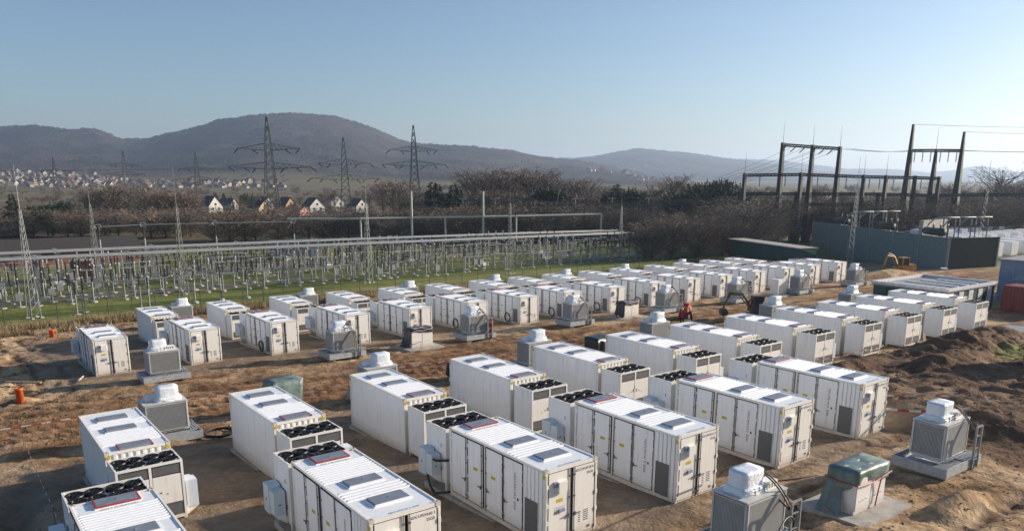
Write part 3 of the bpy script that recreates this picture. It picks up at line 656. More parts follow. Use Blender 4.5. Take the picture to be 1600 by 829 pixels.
# ------------------------------------------------------------------ transformers, cabinets, yard things
def lumpy_box(x0, x1, y0, y1, z0, z1, amp, seed, n=7, taper=.12):
    """wrapped box: rounded, creased film over a block"""
    rr = random.Random(seed); b = MB(); vs = []; fs = []
    cols = 4*n; rows = n
    for r_ in range(rows+1):
        t = r_/rows; sh = 1-taper*t*t
        for c in range(cols):
            a = c/cols*4; k = int(a); u = a-k
            px, py = [(-1+2*u, -1), (1, -1+2*u), (1-2*u, 1), (-1, 1-2*u)][k]
            l = (abs(px)**6+abs(py)**6)**(1/6); px /= l; py /= l
            o = 1+amp*(rr.random()-.5)
            vs.append(((x0+x1)/2+px*(x1-x0)/2*sh*o, (y0+y1)/2+py*(y1-y0)/2*sh*o, z0+(z1-z0)*t*(1+amp*.3*(rr.random()-.5))))
    for r_ in range(rows):
        for c in range(cols): fs.append((r_*cols+c, r_*cols+(c+1) % cols, (r_+1)*cols+(c+1) % cols, (r_+1)*cols+c))
    top = len(vs); base = rows*cols
    ins = []
    for c in range(cols):
        p = vs[base+c]; ins.append(((x0+x1)/2+(p[0]-(x0+x1)/2)*.55, (y0+y1)/2+(p[1]-(y0+y1)/2)*.55, z1+amp*.25*(rr.random()-.2)))
    vs += ins; vs.append(((x0+x1)/2, (y0+y1)/2, z1+.02)); cen = len(vs)-1
    for c in range(cols):
        fs.append((base+c, base+(c+1) % cols, top+(c+1) % cols, top+c)); fs.append((top+c, top+(c+1) % cols, cen))
    b.add(vs, fs); return b
def arc(a, c, h, n=12):
    a = Vector(a); c = Vector(c)
    return [a.lerp(c, t/n)+Vector((0, 0, h*4*(t/n)*(1-t/n))) for t in range(n+1)]
def transformer_proto(seed):
    P = []; Z3 = (0, 0, 0)
    tx, ty, t0, t1 = 1.6, 1.15, .14, .56
    b = MB()
    b.box(-tx, tx, -ty, -ty+.05, t0, t1); b.box(-tx, tx, ty-.05, ty, t0, t1); b.box(-tx, -tx+.05, -ty+.05, ty-.05, t0, t1); b.box(tx-.05, tx, -ty+.05, ty-.05, t0, t1); b.box(-tx+.05, tx-.05, -ty+.05, ty-.05, t0, t0+.05)
    for y in (-.62, .62): b.box(-tx+.05, tx-.05, y-.06, y+.06, t0+.05, t1-.03)
    P.append(('oil_tray', b.mesh('oil_tray', 'tray'), Z3, 0))
    b = MB(); b.box(-.035, .035, -.22, .22, t1-.03, t1+.004); sl = b.mesh('slat', 'tray')
    b = MB(); b.box(-.035, .035, -.5, .5, t1-.03, t1+.004); sl2 = b.mesh('slat', 'tray')
    for k in range(9):
        P.append(('slat', sl, (-1.42+k*.16, -.88, 0), 0))
    for k in range(9): P.append(('slat', sl, (.15+k*.16, -.88, 0), 0))
    for k in range(3): P.append(('slat', sl2, (-1.45+k*.15, .1, 0), 0)); P.append(('slat', sl2, (1.22+k*.14, .1, 0), 0))
    for x in (-1.2, 1.2):
        b = MB(); b.box(x-.18, x+.18, -ty+.1, ty-.1, -.25, t0-.002); P.append(('support_block', b.mesh('support_block', 'wood'), Z3, 0))
    bx, by, z0, z1 = .98, .63, .76, 2.20
    b = MB(); b.box(-bx, bx, -by, by, z0-.14, z1-.02); b.box(-bx-.06, bx+.06, -by+.1, by-.1, z0-.17, z0-.02)
    P.append(('tank', b.mesh('tank', 'tank'), Z3, 0))
    # corrugated cooling walls: a pleated sheet on each side
    def pleat(length, depth, n):
        pts = []; p = length/n
        for k in range(n):
            a = -length/2+k*p; pts += [(a, 0.0), (a+p*.18, depth), (a+p*.40, depth), (a+p*.58, 0.0)]
        pts.append((length/2, 0.0)); return pts
    for nm, (ax, sg, ln, at) in {'a': ('y', -1, 1.92, by), 'b': ('y', 1, 1.92, by), 'c': ('x', -1, 1.22, bx), 'd': ('x', 1, 1.22, bx)}.items():
        b = MB(); pts = pleat(ln, .07, int(ln/.055)); vs = []
        for (t, d) in pts:
            for z in (z0, z1-.10): vs.append((t, sg*(at+.005+d), z) if ax == 'y' else (sg*(at+.005+d), t, z))
        n = len(pts); fs = [(2*k, 2*k+2, 2*k+3, 2*k+1) for k in range(n-1)]
        b.add(vs, fs)
        lo, hi = (-ln/2, ln/2)
        if ax == 'y':
            for z in (z0-.03, z1-.10): b.box(lo, hi, *sorted((sg*(at+.004), sg*(at+.085))), z, z+.03)
            for t in (lo-.055, hi+.005): b.box(t, t+.05, *sorted((sg*(at+.004), sg*(at+.09))), z0-.03, z1-.05)
        else:
            for z in (z0-.03, z1-.10): b.box(*sorted((sg*(at+.004), sg*(at+.085))), lo, hi, z, z+.03)
            for t in (lo-.055, hi+.005): b.box(*sorted((sg*(at+.004), sg*(at+.09))), t, t+.05, z0-.03, z1-.05)
        P.append(('cooling_wall', b.mesh('cooling_wall', 'tank'), Z3, 0))
    b = MB(); b.box(-bx-.10, bx+.10, -by-.08, by+.08, z1-.019, z1+.03); P.append(('tank_cover', b.mesh('tank_cover', 'tank'), Z3, 0))
    b = lumpy_box(-.76, .34, -.34, .44, z1+.03, z1+.76, .055, seed, 7, .03); P.append(('wrapped_hood', b.mesh('wrapped_hood', 'wrap', True), Z3, 0))
    b = lumpy_box(-.88, .44, -.46, .50, z1+.02, z1+.26, .16, seed+9, 9, .10); P.append(('film_skirt', b.mesh('film_skirt', 'wrap', True), Z3, 0))
    b = MB(); b.box(.30, .84, -.46, -.06, z1+.03, z1+.30); bx_ = b.mesh('terminal_box', 'white2')
    h = MB()
    for k in range(3): h.box(.36+k*.15, .43+k*.15, -.464, -.459, z1+.10, z1+.24)
    P.append(('terminal_box', bx_, Z3, 0, [('terminal_window', h.mesh('terminal_window', 'rod'), Z3, 0)]))
    for k in range(3):
        b = MB(); b.lathe([(.05, 0), (.05, .03), (.03, .05), (.045, .08), (.03, .10), (.045, .13), (.02, .16), (.02, .22)], c=(-.35+k*.25, -.44, z1+.03), n=8); P.append(('bushing', b.mesh('bushing', 'insup', True), Z3, 0))
    # cable ladder in front, black cables over the cover and down the ladder
    b = MB()
    for x in (.62, 1.10): b.box(x-.03, x+.03, -1.24, -1.16, .12, 1.95)
    b.box(.59, 1.13, -1.23, -1.17, 1.951, 2.01); b.box(.65, 1.07, -1.22, -1.18, 1.0, 1.04); b.box(.65, 1.07, -1.22, -1.18, .5, .54); b.box(.65, 1.07, -1.22, -1.18, 1.55, 1.59)
    P.append(('cable_ladder', b.mesh('cable_ladder', 'galv'), Z3, 0))
    for k in range(2):
        b = MB(); x = .78+k*.14
        pts = arc((.02+.1*k, .15, z1+.62), (x, -1.12, 1.55), .42, 12)+[Vector((x, -1.13, 1.0)), Vector((x, -1.13, .3)), Vector((x, -1.2, -.3))]
        b.path(pts, .028, 6); P.append(('power_cable', b.mesh('power_cable', 'rubber', True), Z3, 0))
    return P
TR = [transformer_proto(s) for s in (1, 2, 3)]
TRB = [[p for p in q if p[0] not in ('cable_ladder', 'power_cable')] for q in TR]
def transformer(x, y, rz, k, label, cables=True, dz=0.0):
    t = thing('transformer', label, 'transformer', (x, y, bz(y)+.05+dz), rz, 'corrugated transformers on trays')
    place((TR if cables else TRB)[k % 3], t)
for k, (x, y, lb) in enumerate([(20.75, 14.35, 'grey ribbed transformer with looping cables facing the numbered containers of the yard edge'), (33.9, 14.2, 'grey ribbed transformer by the dug bank, beside the red-white tape')]):
    transformer(x, y, 0, k, lb)
for k, (x, y, c) in enumerate([(12.6, 58.6, 0), (26.0, 57.4, 1), (38.8, 57.0, 1), (50.6, 56.6, 1), (63.6, 56.3, 1), (75.4, 56.0, 1), (87.4, 55.6, 1), (100.0, 55.4, 1)]):
    transformer(x, y, 0, k, 'grey ribbed transformer, %s of those standing across the track from orange-pipe end' % ORD[k], bool(c))
for k, (x, y) in enumerate([(8.9, 42.3), (21.6, 42.6), (34.2, 42.6), (46.8, 42.6), (62.0, 42.0), (74.6, 41.6)]):
    transformer(x, y, math.pi, k+1, 'film-wrapped transformer behind the plain-walled row, %s from orange-pipe end' % ORD[k], False)
for k, (x, y) in enumerate([(21.0, 86.8), (35.0, 86.2), (47.6, 84.6), (59.8, 83.2), (71.4, 82.2), (82.8, 82.0), (95.0, 81.5)]):
    transformer(x, y, math.pi, k, 'film-wrapped transformer by the substation fence, %s from orange-pipe end' % ORD[k], False)

def tarp(b, x0, x1, y0, y1, z0, z1, seed, drape=.35, mi=0):
    """sheet lying on a box and hanging down its sides unevenly"""
    rr = random.Random(seed); n = 9; vs = []; fs = []
    rows = 4
    per = []
    for c in range(4*n):
        a = c/n; k = int(a); u = a-k
        per.append([(x0+(x1-x0)*u, y0), (x1, y0+(y1-y0)*u), (x1-(x1-x0)*u, y1), (x0, y1-(y1-y0)*u)][k])
    cx, cy = (x0+x1)/2, (y0+y1)/2; N_ = len(per)
    drop = [drape*(.55+.9*rr.random()) for _ in range(8)]
    for r_ in range(rows+1):
        for c, (px, py) in enumerate(per):
            d = drop[int(c/N_*8) % 8]*(1-(c/N_*8 % 1))+drop[(int(c/N_*8)+1) % 8]*(c/N_*8 % 1)
            f = 1+.03+.022*r_*math.sin(c*.55+seed)+.012*r_*math.sin(c*1.9)+.02*rr.random()
            vs.append((cx+(px-cx)*f, cy+(py-cy)*f, z1-(z1-z0)*d*r_/rows+.02*rr.random()))
    for r_ in range(rows):
        for c in range(N_): fs.append((r_*N_+c, r_*N_+(c+1) % N_, (r_+1)*N_+(c+1) % N_, (r_+1)*N_+c))
    o = len(vs)
    for c in range(N_):
        px, py = per[c]; vs.append((cx+(px-cx)*.5, cy+(py-cy)*.5, z1-.03+.025*math.sin(c*.7+seed)))
    vs.append((cx, cy, z1-.04))
    for c in range(N_): fs.append((c, (c+1) % N_, o+(c+1) % N_, o+c)); fs.append((o+c, o+(c+1) % N_, o+N_))
    b.add(vs, fs, mi); return b
def sheet(p00, p10, p01, p11, seed, n=10, amp=.07):
    """hanging cloth between four corners (p00-p10 upper edge, p01-p11 lower edge) with vertical folds and a ragged hem"""
    rr = random.Random(seed); P = [Vector(p) for p in (p00, p10, p01, p11)]; nrm = (P[1]-P[0]).cross(P[2]-P[0]).normalized(); vs = []; fs = []
    hem = [rr.uniform(.78, 1.05) for _ in range(n+1)]
    for i in range(n+1):
        for j in range(7):
            u = i/n; v = j/6*(hem[i]); a = P[0].lerp(P[1], u); c = P[2].lerp(P[3], u)
            p = a.lerp(c, v)+nrm*(amp*v*math.sin(i*1.9+seed)+.06*math.sin(math.pi*min(v, 1)))
            vs.append(p)
    for i in range(n):
        for j in range(6): fs.append((i*7+j, (i+1)*7+j, (i+1)*7+j+1, i*7+j+1))
    b = MB(); b.add(vs, fs); b.add([v-nrm*.012 for v in vs], [tuple(reversed(f)) for f in fs]); return b
def cabinet(x, y, label, cover=None, seed=1, h=1.75, rz=0.0, w_=2.1, d_=1.05, slab=(1.7, 1.35)):
    z = bz(y)
    t = thing('switchgear_cabinet', label, 'cabinet', (x, y, z), rz, 'switchgear cabinets on slabs')
    b = MB(); b.box(-slab[0], slab[0], -slab[1], slab[1], -.4, .14); ob('concrete_slab', b.mesh('concrete_slab', 'concrete'), t)
    b = MB(); b.box(-w_/2, w_/2, -d_/2, d_/2, .145, h); bd = ob('housing', b.mesh('housing', 'white2'), t)
    for k in range(2):
        b = MB(); b.box(-w_/2+.05+k*w_/2, -.03+k*w_/2, -d_/2-.025, -d_/2-.002, .30, h-.12)
        dr = ob('door', b.mesh('door', 'white2'), t)
        b = MB()
        for q in range(3): b.cbox((-w_/4+k*w_/2-.22+q*.2, -d_/2-.03, .62+.02*q), (.12, .012, .022))
        ob('vent_slot', b.mesh('vent_slot', 'rod'), dr)
    return t
cabinet(27.1, 14.05, 'pale cabinet on a concrete slab half covered by a torn green tarpaulin')
b = MB(); tarp(b, -1.10, 1.10, -.56, .56, .35, 1.80, 4, .48)
tz = bz(14.05)
o = tag(ob('tarpaulin', b.mesh('tarpaulin', 'tgreen', True), None, (27.1, 14.05, tz)), 'green tarpaulin tied over the cabinet on the concrete slab', 'tarpaulin')
b = sheet((-1.13, .58, 1.4), (-1.13, .02, 1.4), (-1.75, .6, .16), (-1.55, -.25, .16), 6, 8, .1); ob('hanging_end', b.mesh('hanging_end', 'tgreen', True), o)
for k, (pts) in enumerate([[(-1.2, -.66, 1.35), (0, -.68, 1.28), (1.2, -.66, 1.42)], [(.45, -.68, 1.4), (.42, -.62, .8), (.30, -.62, .2)], [(-1.2, -.66, 1.36), (-1.22, 0, 1.34), (-1.2, .64, 1.4)]]):
    b = MB(); b.path(pts, .025, 5); ob('tie_strap', b.mesh('tie_strap', 'red'), o)
for k, (x, y, lb) in enumerate([(33.0, 57.0, 'white cabinet under a black tarpaulin by the second container gap across the track'), (58.0, 56.6, 'white cabinet with a rust-edged black cover further along the track')]):
    cabinet(x, y, lb, h=1.7)
    b = MB(); tarp(b, -1.08, 1.08, -.55, .55, .6, 1.74, 11+k, .28)
    o = tag(ob('tarpaulin', b.mesh('tarpaulin', 'tblack', True), None, (x, y, bz(y))), 'black sheet over the top of the %s white cabinet along the track' % ORD[k], 'tarpaulin')
    b = sheet((-1.1, .56, 1.5), (-1.1, -.56, 1.6), (-1.75, .4, .15), (-1.45, -.7, .15), 21+k, 9, .1); ob('hanging_end', b.mesh('hanging_end', 'tblack', True), o)
    b = MB(); b.path([(-1.0, -.60, 1.52), (-.5, -.63, 1.60), (0, -.61, 1.50), (.5, -.63, 1.62), (1.05, -.6, 1.55)], .05, 5); ob('rusty_hem', b.mesh('rusty_hem', 'rust'), o)
cabinet(84.2, 56.4, 'uncovered pale cabinet standing before the far end of the track row', h=2.1, w_=1.9)
for k, (x, y, m, lb) in enumerate([(15.9, 43.6, 'tgreen', 'teal green tarpaulin draped over equipment behind the second plain-walled container'), (28.6, 43.4, 'tblack', 'dark tarpaulin over a low cabinet behind the third plain-walled container'), (40.9, 42.9, 'tblack', 'dark grey tarpaulin with pale torn flap behind the fifth plain-walled container'), (71.3, 43.9, 'tblack', 'grey film-covered pile beyond the far end of the track')]):
    h = [2.1, 1.3, 1.7, .9][k]
    b = MB(); tarp(b, -.95, .95, -.6, .6, .0, h, 31+k, .98)
    t = tag(ob('tarpaulin', b.mesh('tarpaulin', m, True), None, (x, y, bz(y)), .1), lb, 'tarpaulin')
    b = MB(); b.box(-.88, .88, -.54, .54, 0, h-.08); ob('covered_cabinet', b.mesh('covered_cabinet', 'white2'), t)
    if k == 2:
        b = MB(); b.add([(-.2, -.80, 1.7), (.25, -.80, 1.6), (.62, -1.0, .35), (.15, -1.05, .1), (.40, -.9, 1.0)], [(0, 1, 4), (1, 2, 4), (2, 3, 4), (3, 0, 4)]); ob('torn_flap', b.mesh('torn_flap', 'tapew'), t)

def simple(name, label, cat, b, mats, loc=(0, 0, 0), rz=0.0, group=None, smooth=False):
    return tag(ob(name, b.mesh(name, mats, smooth), None, loc, rz), label, cat, group)
# orange pipes
for k, (x, y, h, r_, lb) in enumerate([(3.6, 57.6, 1.0, .22, 'orange plastic pipe standing in a clod of sand'), (9.0, 88.3, .8, .24, 'short orange pipe stub by the dry grass'), (40.0, 56.1, 1.7, .16, 'slim orange pipe standing beside a transformer')]):
    b = MB(); b.lathe([(r_*1.0, 0), (r_, h-.16), (r_*1.12, h-.15), (r_*1.12, h), (r_*.98, h), (r_*.95, h-.3), (r_*.95, .02)], n=16)
    t = simple('orange_pipe', lb, 'pipe', b, 'orange', (x, y, gz(x, y)-.05), smooth=True, group='orange pipes')
# barrier tape on pegs
def tape(pts, label, w_=.05, sag=.16):
    b = MB(); pos = []
    for a, c in zip(pts[:-1], pts[1:]):
        a = Vector(a); c = Vector(c); n = max(4, int((c-a).length/.5))
        for k in range(n): pos.append(a.lerp(c, k/n)+Vector((0, 0, -sag*4*(k/n)*(1-k/n))))
    pos.append(Vector(pts[-1]))
    for k in range(len(pos)-1):
        a, c = pos[k], pos[k+1]; up = Vector((0, 0, w_)); s_ = (c-a).cross(up).normalized()*.004
        b.add([a-s_, c-s_, c-s_+up, a-s_+up, a+s_, c+s_, c+s_+up, a+s_+up], [(0, 1, 2, 3), (7, 6, 5, 4), (3, 2, 6, 7), (0, 4, 5, 1)], k % 2)
    t = tag(ob('barrier_tape', b.mesh('barrier_tape', ['tapew', 'red'])), label, 'tape', 'red and white barrier tapes')
    for k, p in enumerate(pts):
        g_ = gz(p[0], p[1])
        if p[2]-g_ > .15:
            q = MB(); q.tube((p[0], p[1], g_-.1), (p[0], p[1], p[2]+.12), .018, n=5); ob('tape_post', q.mesh('tape_post', 'rod'), t)
    return t
def tp(x, y, h): return (x, y, gz(x, y)+h)
tape([tp(-6, 47.5, .7), tp(2.7, 45.3, .7), tp(2.6, 33, .7), tp(2.5, 25, .75)], 'red-white tape running beside the container row from the churned ground')
tape([tp(-2, 51.0, .1), tp(7.0, 50.4, .15), tp(9.5, 49.6, .6)], 'slack red-white tape lying on the track before the orange pipe', sag=.02)
tape([tp(10.5, 49.5, .6), tp(17.5, 48.2, .6), tp(19.0, 45.2, .5)], 'red-white tape on the track beside the teal tarpaulin', sag=.1)
tape([tp(25.5, 49.0, .6), tp(33.0, 47.5, .6), tp(39, 46.2, .5)], 'red-white tape along the ruts in the middle of the track', sag=.1)
tape([tp(37.9, 18.6, 1.0), tp(39.5, 15.3, 1.1)], 'bold red-white tape between the last numbered container and the bank', .11)
tape([tp(37.9, 18.8, 1.7), tp(42.0, 16.0, .9), tp(40.2, 13.8, .8)], 'thin tape strung over the dug bank behind the transformer', .05)
tape([tp(47.5, 28.6, .9), tp(52.5, 27.8, .8), tp(56, 28.2, .8)], 'red-white tape in front of the free-standing chillers')
tape([tp(28.0, 58.2, .5), tp(31.3, 57.0, .6), tp(32.6, 56.0, .7)], 'red-white tape tied to the cabinet across the track')
# cable coils and loose cables
def coil(x, y, z, r_, n, label, upright=False, rz=0.0):
    b = MB(); rr = random.Random(int(x*10)); pts = []
    for k in range(n*18+1):
        a = 2*math.pi*k/18; q = r_*(.82+.16*math.sin(k*.37)+.06*rr.random())
        pts.append((q*math.cos(a), q*math.sin(a)*(1 if upright else .9), .03+.16*(k/(n*18))+.05*rr.random()))
    if upright: pts = [(p[2]-.1, p[0], p[1]+r_*.8) for p in pts]
    b.path(pts, .032, 6)
    return simple('cable_coil', label, 'cable', b, 'rubber', (x, y, z), rz, 'black cable coils', True)
coil(11.3, 41.3, gz(11.3, 41.3), .95, 6, 'coiled black cable heap beside the transformer tray')
for k, (x, y) in enumerate([(15.6, 25.6), ]):
    b = MB(); b.path(arc((15.85, 25.2, 1.75), (15.85, 25.2, .35), 0, 6)[:1]+[Vector((15.4, 25.6+.55*math.sin(t), 1.05+.72*math.cos(t))) for t in np.linspace(-.2, math.pi+.5, 16)]+[Vector((15.9, 25.0, .45))], .05, 8)
    simple('power_cable', 'thick black cable loop hanging beside the third container chiller', 'cable', b, 'rubber', smooth=True)
for k, i in enumerate((2, 5, 6, 7, 8, 9, 10)):
    x = BX[i]; y = bfy(x)-1.2; coil(x-1.45, y, bz(y)+.1, .52, 3, 'black cable bundle below the louvre of the %s track-row container' % ORD[i], True)
b = MB(); p0 = Vector((18.2, 14.9, 3.05))
b.path(arc((24.5, 18.5, 1.1), (21.0, 14.7, 3.15), .45, 10)+arc((21.0, 14.7, 3.15), (21.6, 13.15, 2.2), .15, 8)[1:], .035, 6)
simple('power_cable', 'black cable arching from a numbered container to the transformer hood', 'cable', b, 'rubber', smooth=True)
b = MB(); b.path(arc((19.0, 12.4, 1.2), (21.5, 13.1, 2.1), .75, 14), .03, 6); simple('power_cable', 'loose black cable bowing over the transformer flank at the picture edge', 'cable', b, 'rubber', smooth=True)
# planks, beams and stones lying about
rr = random.Random(5)
def lying(name, label, cat, x, y, l, w_, h, a, m, dz=0.0):
    b = MB(); b.box(-l/2, l/2, -w_/2, w_/2, 0, h); simple(name, label, cat, b, m, (x, y, gz(x, y)+dz), a)
lying('plank', 'long pale plank on the bank before the chillers', 'plank', 56.8, 25.7, 5.2, .18, .08, .45, 'wood', .06)
lying('plank', 'bleached timber board lying beyond the last free-standing chiller', 'plank', 69.0, 27.8, 3.4, .3, .1, .5, 'wood', .05)
lying('steel_sheet', 'stack of pale steel sheets on the ground past the earth heap', 'steel sheets', 71.8, 25.8, 4.4, 2.2, .22, -.15, 'galv', .02)
lying('plank', 'short board stuck in the churned soil beside the first track-row container', 'plank', 4.3, 63.5, 2.6, .22, .1, -.7, 'wood', .2)
lying('plank', 'thin lath leaning in the shadow of the first track-row container', 'plank', 7.9, 63.2, 1.3, .09, .05, 1.2, 'tapew', .1)
lying('steel_bar', 'rust-brown bar lying on the sand by the tarp-covered cabinet', 'bar', 25.6, 17.0, 2.4, .05, .05, -.25, 'rust', .03)
lying('cable_duct', 'dark hose lying between the numbered containers and the cabinet', 'hose', 27.8, 17.4, 4.6, .05, .05, -.35, 'steel', .03)
# clods and stones: uncountable litter of the dug ground
def clods(name, label, m, spots, seed):
    rr = random.Random(seed); b = MB()
    for (x0, x1, y0, y1, n, s0, s1) in spots:
        xa = np.array([rr.uniform(x0, x1) for _ in range(n)]); ya = np.array([rr.uniform(y0, y1) for _ in range(n)]); za = base_z(xa, ya)+relief(xa, ya)
        for x, y, z in zip(xa, ya, za):
            s = rr.uniform(s0, s1)*(.5+rr.random())
            vs = [(x+s*(rr.random()*.8+.4)*a, y+s*(rr.random()*.8+.4)*c, z+s*(rr.random()*.5+.3)*d) for a, c, d in ((1, 0, .1), (0, 1, .1), (-1, 0, .1), (0, -1, .1), (.2, .1, 1.1))]
            b.add(vs, [(0, 1, 4), (1, 2, 4), (2, 3, 4), (3, 0, 4)])
    o = ob(name, b.mesh(name, m)); tag(o, label, None, kind='stuff')
clods('clods', 'loose earth clods scattered over the dug yard', 'earthl', [(-6, 8, 46, 66, 1100, .03, .13), (0, 60, 43, 57, 1800, .02, .09), (39, 64, 11, 27, 1500, .03, .13), (16, 40, 8, 17, 900, .02, .08), (-4, 60, 85, 93, 700, .05, .17), (7, 16, 40, 44, 300, .03, .12), (-2, 6, 24, 46, 500, .02, .08)], 3)

# ------------------------------------------------------------------ machines and people
def excavator(x, y, rz, label, body, arm, scale=1.0, reach=1.0):
    t = thing('excavator', label, 'excavator', (x, y, bz(y)+.02), rz, None, scale)
    for s in (-1, 1):
        b = MB(); b.prism([(-1.3, .18), (-1.05, .0), (1.05, .0), (1.3, .18), (1.3, .38), (1.05, .58), (-1.05, .58), (-1.3, .38)], 'y', s*.95-.25, s*.95+.25)
        tr = ob('track', b.mesh('track', 'steel'), t)
        for k in range(4):
            q = MB(); q.tube((-.9+k*.6, s*.95-.27, .28), (-.9+k*.6, s*.95+.27, .28), .18, n=10); ob('roller', q.mesh('roller', 'rod'), tr)
    b = MB(); b.lathe([(.6, .5), (.6, .75)], n=14); b.box(-.8, .8, -.7, .7, .3, .52); ob('undercarriage', b.mesh('undercarriage', 'steel'), t)
    b = MB(); b.prism([(-1.75, .78), (.9, .78), (.9, 1.25), (.2, 1.35), (-.3, 1.75), (-1.6, 1.75), (-1.85, 1.35)], 'y', -1.1, 1.1); ob('engine_housing', b.mesh('engine_housing', body), t)
    b = MB(); b.box(-1.93, -1.72, -1.0, 1.0, .85, 1.5); ob('counterweight', b.mesh('counterweight', 'steel'), t)
    b = MB()
    for (px, py) in ((-.25, .1), (.95, .1), (-.25, 1.05), (.95, 1.05)): b.box(px-.05, px+.05, py-.05, py+.05, 1.25, 2.75)
    b.box(-.33, 1.03, .02, 1.13, 2.75, 2.86); b.box(-.3, 1.0, .05, 1.1, 1.2, 1.6); c = ob('cab', b.mesh('cab', body if arm != 'brownarm' else 'steel'), t)
    b = MB(); b.box(-.2, .9, .06, .08, 1.62, 2.73); b.box(-.2, .9, 1.07, 1.09, 1.62, 2.73); b.box(.98, 1.0, .15, 1.0, 1.62, 2.73); b.box(-.29, -.27, .15, 1.0, 1.62, 2.73); ob('window_glass', b.mesh('window_glass', 'glass'), c)
    pts = [Vector((.6, -.3, 1.2)), Vector((1.9*reach, -.3, 2.9)), Vector((3.6*reach, -.3, 3.1))]
    b = MB(); b.path([(p.x, p.y, p.z) for p in pts], .2, 6); ob('boom', b.mesh('boom', arm), t)
    b = MB(); b.tube((3.5*reach, -.3, 3.15), (4.3*reach, -.3, 1.2), .17, .12, 6); st = ob('stick', b.mesh('stick', arm), t)
    b = MB(); b.tube((2.0*reach, -.3, 3.15), (3.4*reach, -.3, 3.5), .07, n=6); b.tube((1.0, -.3, 1.3), (2.3*reach, -.3, 2.7), .08, n=6); ob('hydraulic_ram', b.mesh('hydraulic_ram', 'galv'), t)
    b = MB(); b.prism([(4.1*reach, 1.25), (4.6*reach, 1.15), (4.65*reach, .55), (4.3*reach, .25), (3.9*reach, .35), (3.75*reach, .75)], 'y', -.75, .15); ob('bucket', b.mesh('bucket', 'steel'), t)
    return t
e = excavator(66.6, 46.8, R(148), 'small excavator with brown arm and orange cab panel digging on the track', 'steel', 'brownarm', .82, 1.0)
b = MB(); b.box(1.05, 1.12, -.75, .0, 1.3, 2.2); ob('warning_panel', b.mesh('warning_panel', 'oexc'), e)
excavator(118.0, 58.0, R(160), 'yellow excavator parked before the slate noise barrier', 'yexc', 'yexc', .95, .8)
# small orange tracked attachment and compact machines
t = thing('trench_roller', 'small orange machine working beside the sixth transformer on the track', 'machine', (62.0, 52.2, bz(52.2)), .4)
b = MB(); b.tube((-.5, -.5, .35), (-.5, .5, .35), .35, n=14); b.tube((.5, -.5, .35), (.5, .5, .35), .35, n=14); ob('drum', b.mesh('drum', 'steel'), t)
b = MB(); b.box(-.7, .7, -.38, .38, .55, 1.15); b.prism([(-.3, 1.15), (.5, 1.15), (.35, 1.5), (-.1, 1.5)], 'y', -.3, .3); ob('housing', b.mesh('housing', 'oexc'), t)
b = MB(); b.path([(-.6, 0, 1.1), (-1.2, 0, 1.5), (-1.35, 0, 1.3)], .04, 5); ob('handlebar', b.mesh('handlebar', 'rod'), t)
t = thing('dumper', 'small red and white dumper behind the green-walled site cabin', 'machine', (108, 46.5, bz(46.5)), 2.2)
for s in (-1, 1):
    for x in (-.9, .9):
        b = MB(); b.tube((x, s*.75, .42), (x, s*1.05, .42), .42, n=12); ob('wheel', b.mesh('wheel', 'rubber'), t)
b = MB(); b.prism([(-1.5, .6), (.3, .6), (.6, 1.3), (-1.8, 1.3)], 'y', -.8, .8); ob('skip', b.mesh('skip', 'oexc'), t)
b = MB(); b.box(.5, 1.5, -.6, .6, .6, 1.2); b.box(.6, .66, -.55, -.5, 1.2, 2.2); b.box(.6, .66, .5, .55, 1.2, 2.2); b.box(.55, 1.3, -.6, .6, 2.2, 2.26); ob('driver_frame', b.mesh('driver_frame', 'tapew'), t)

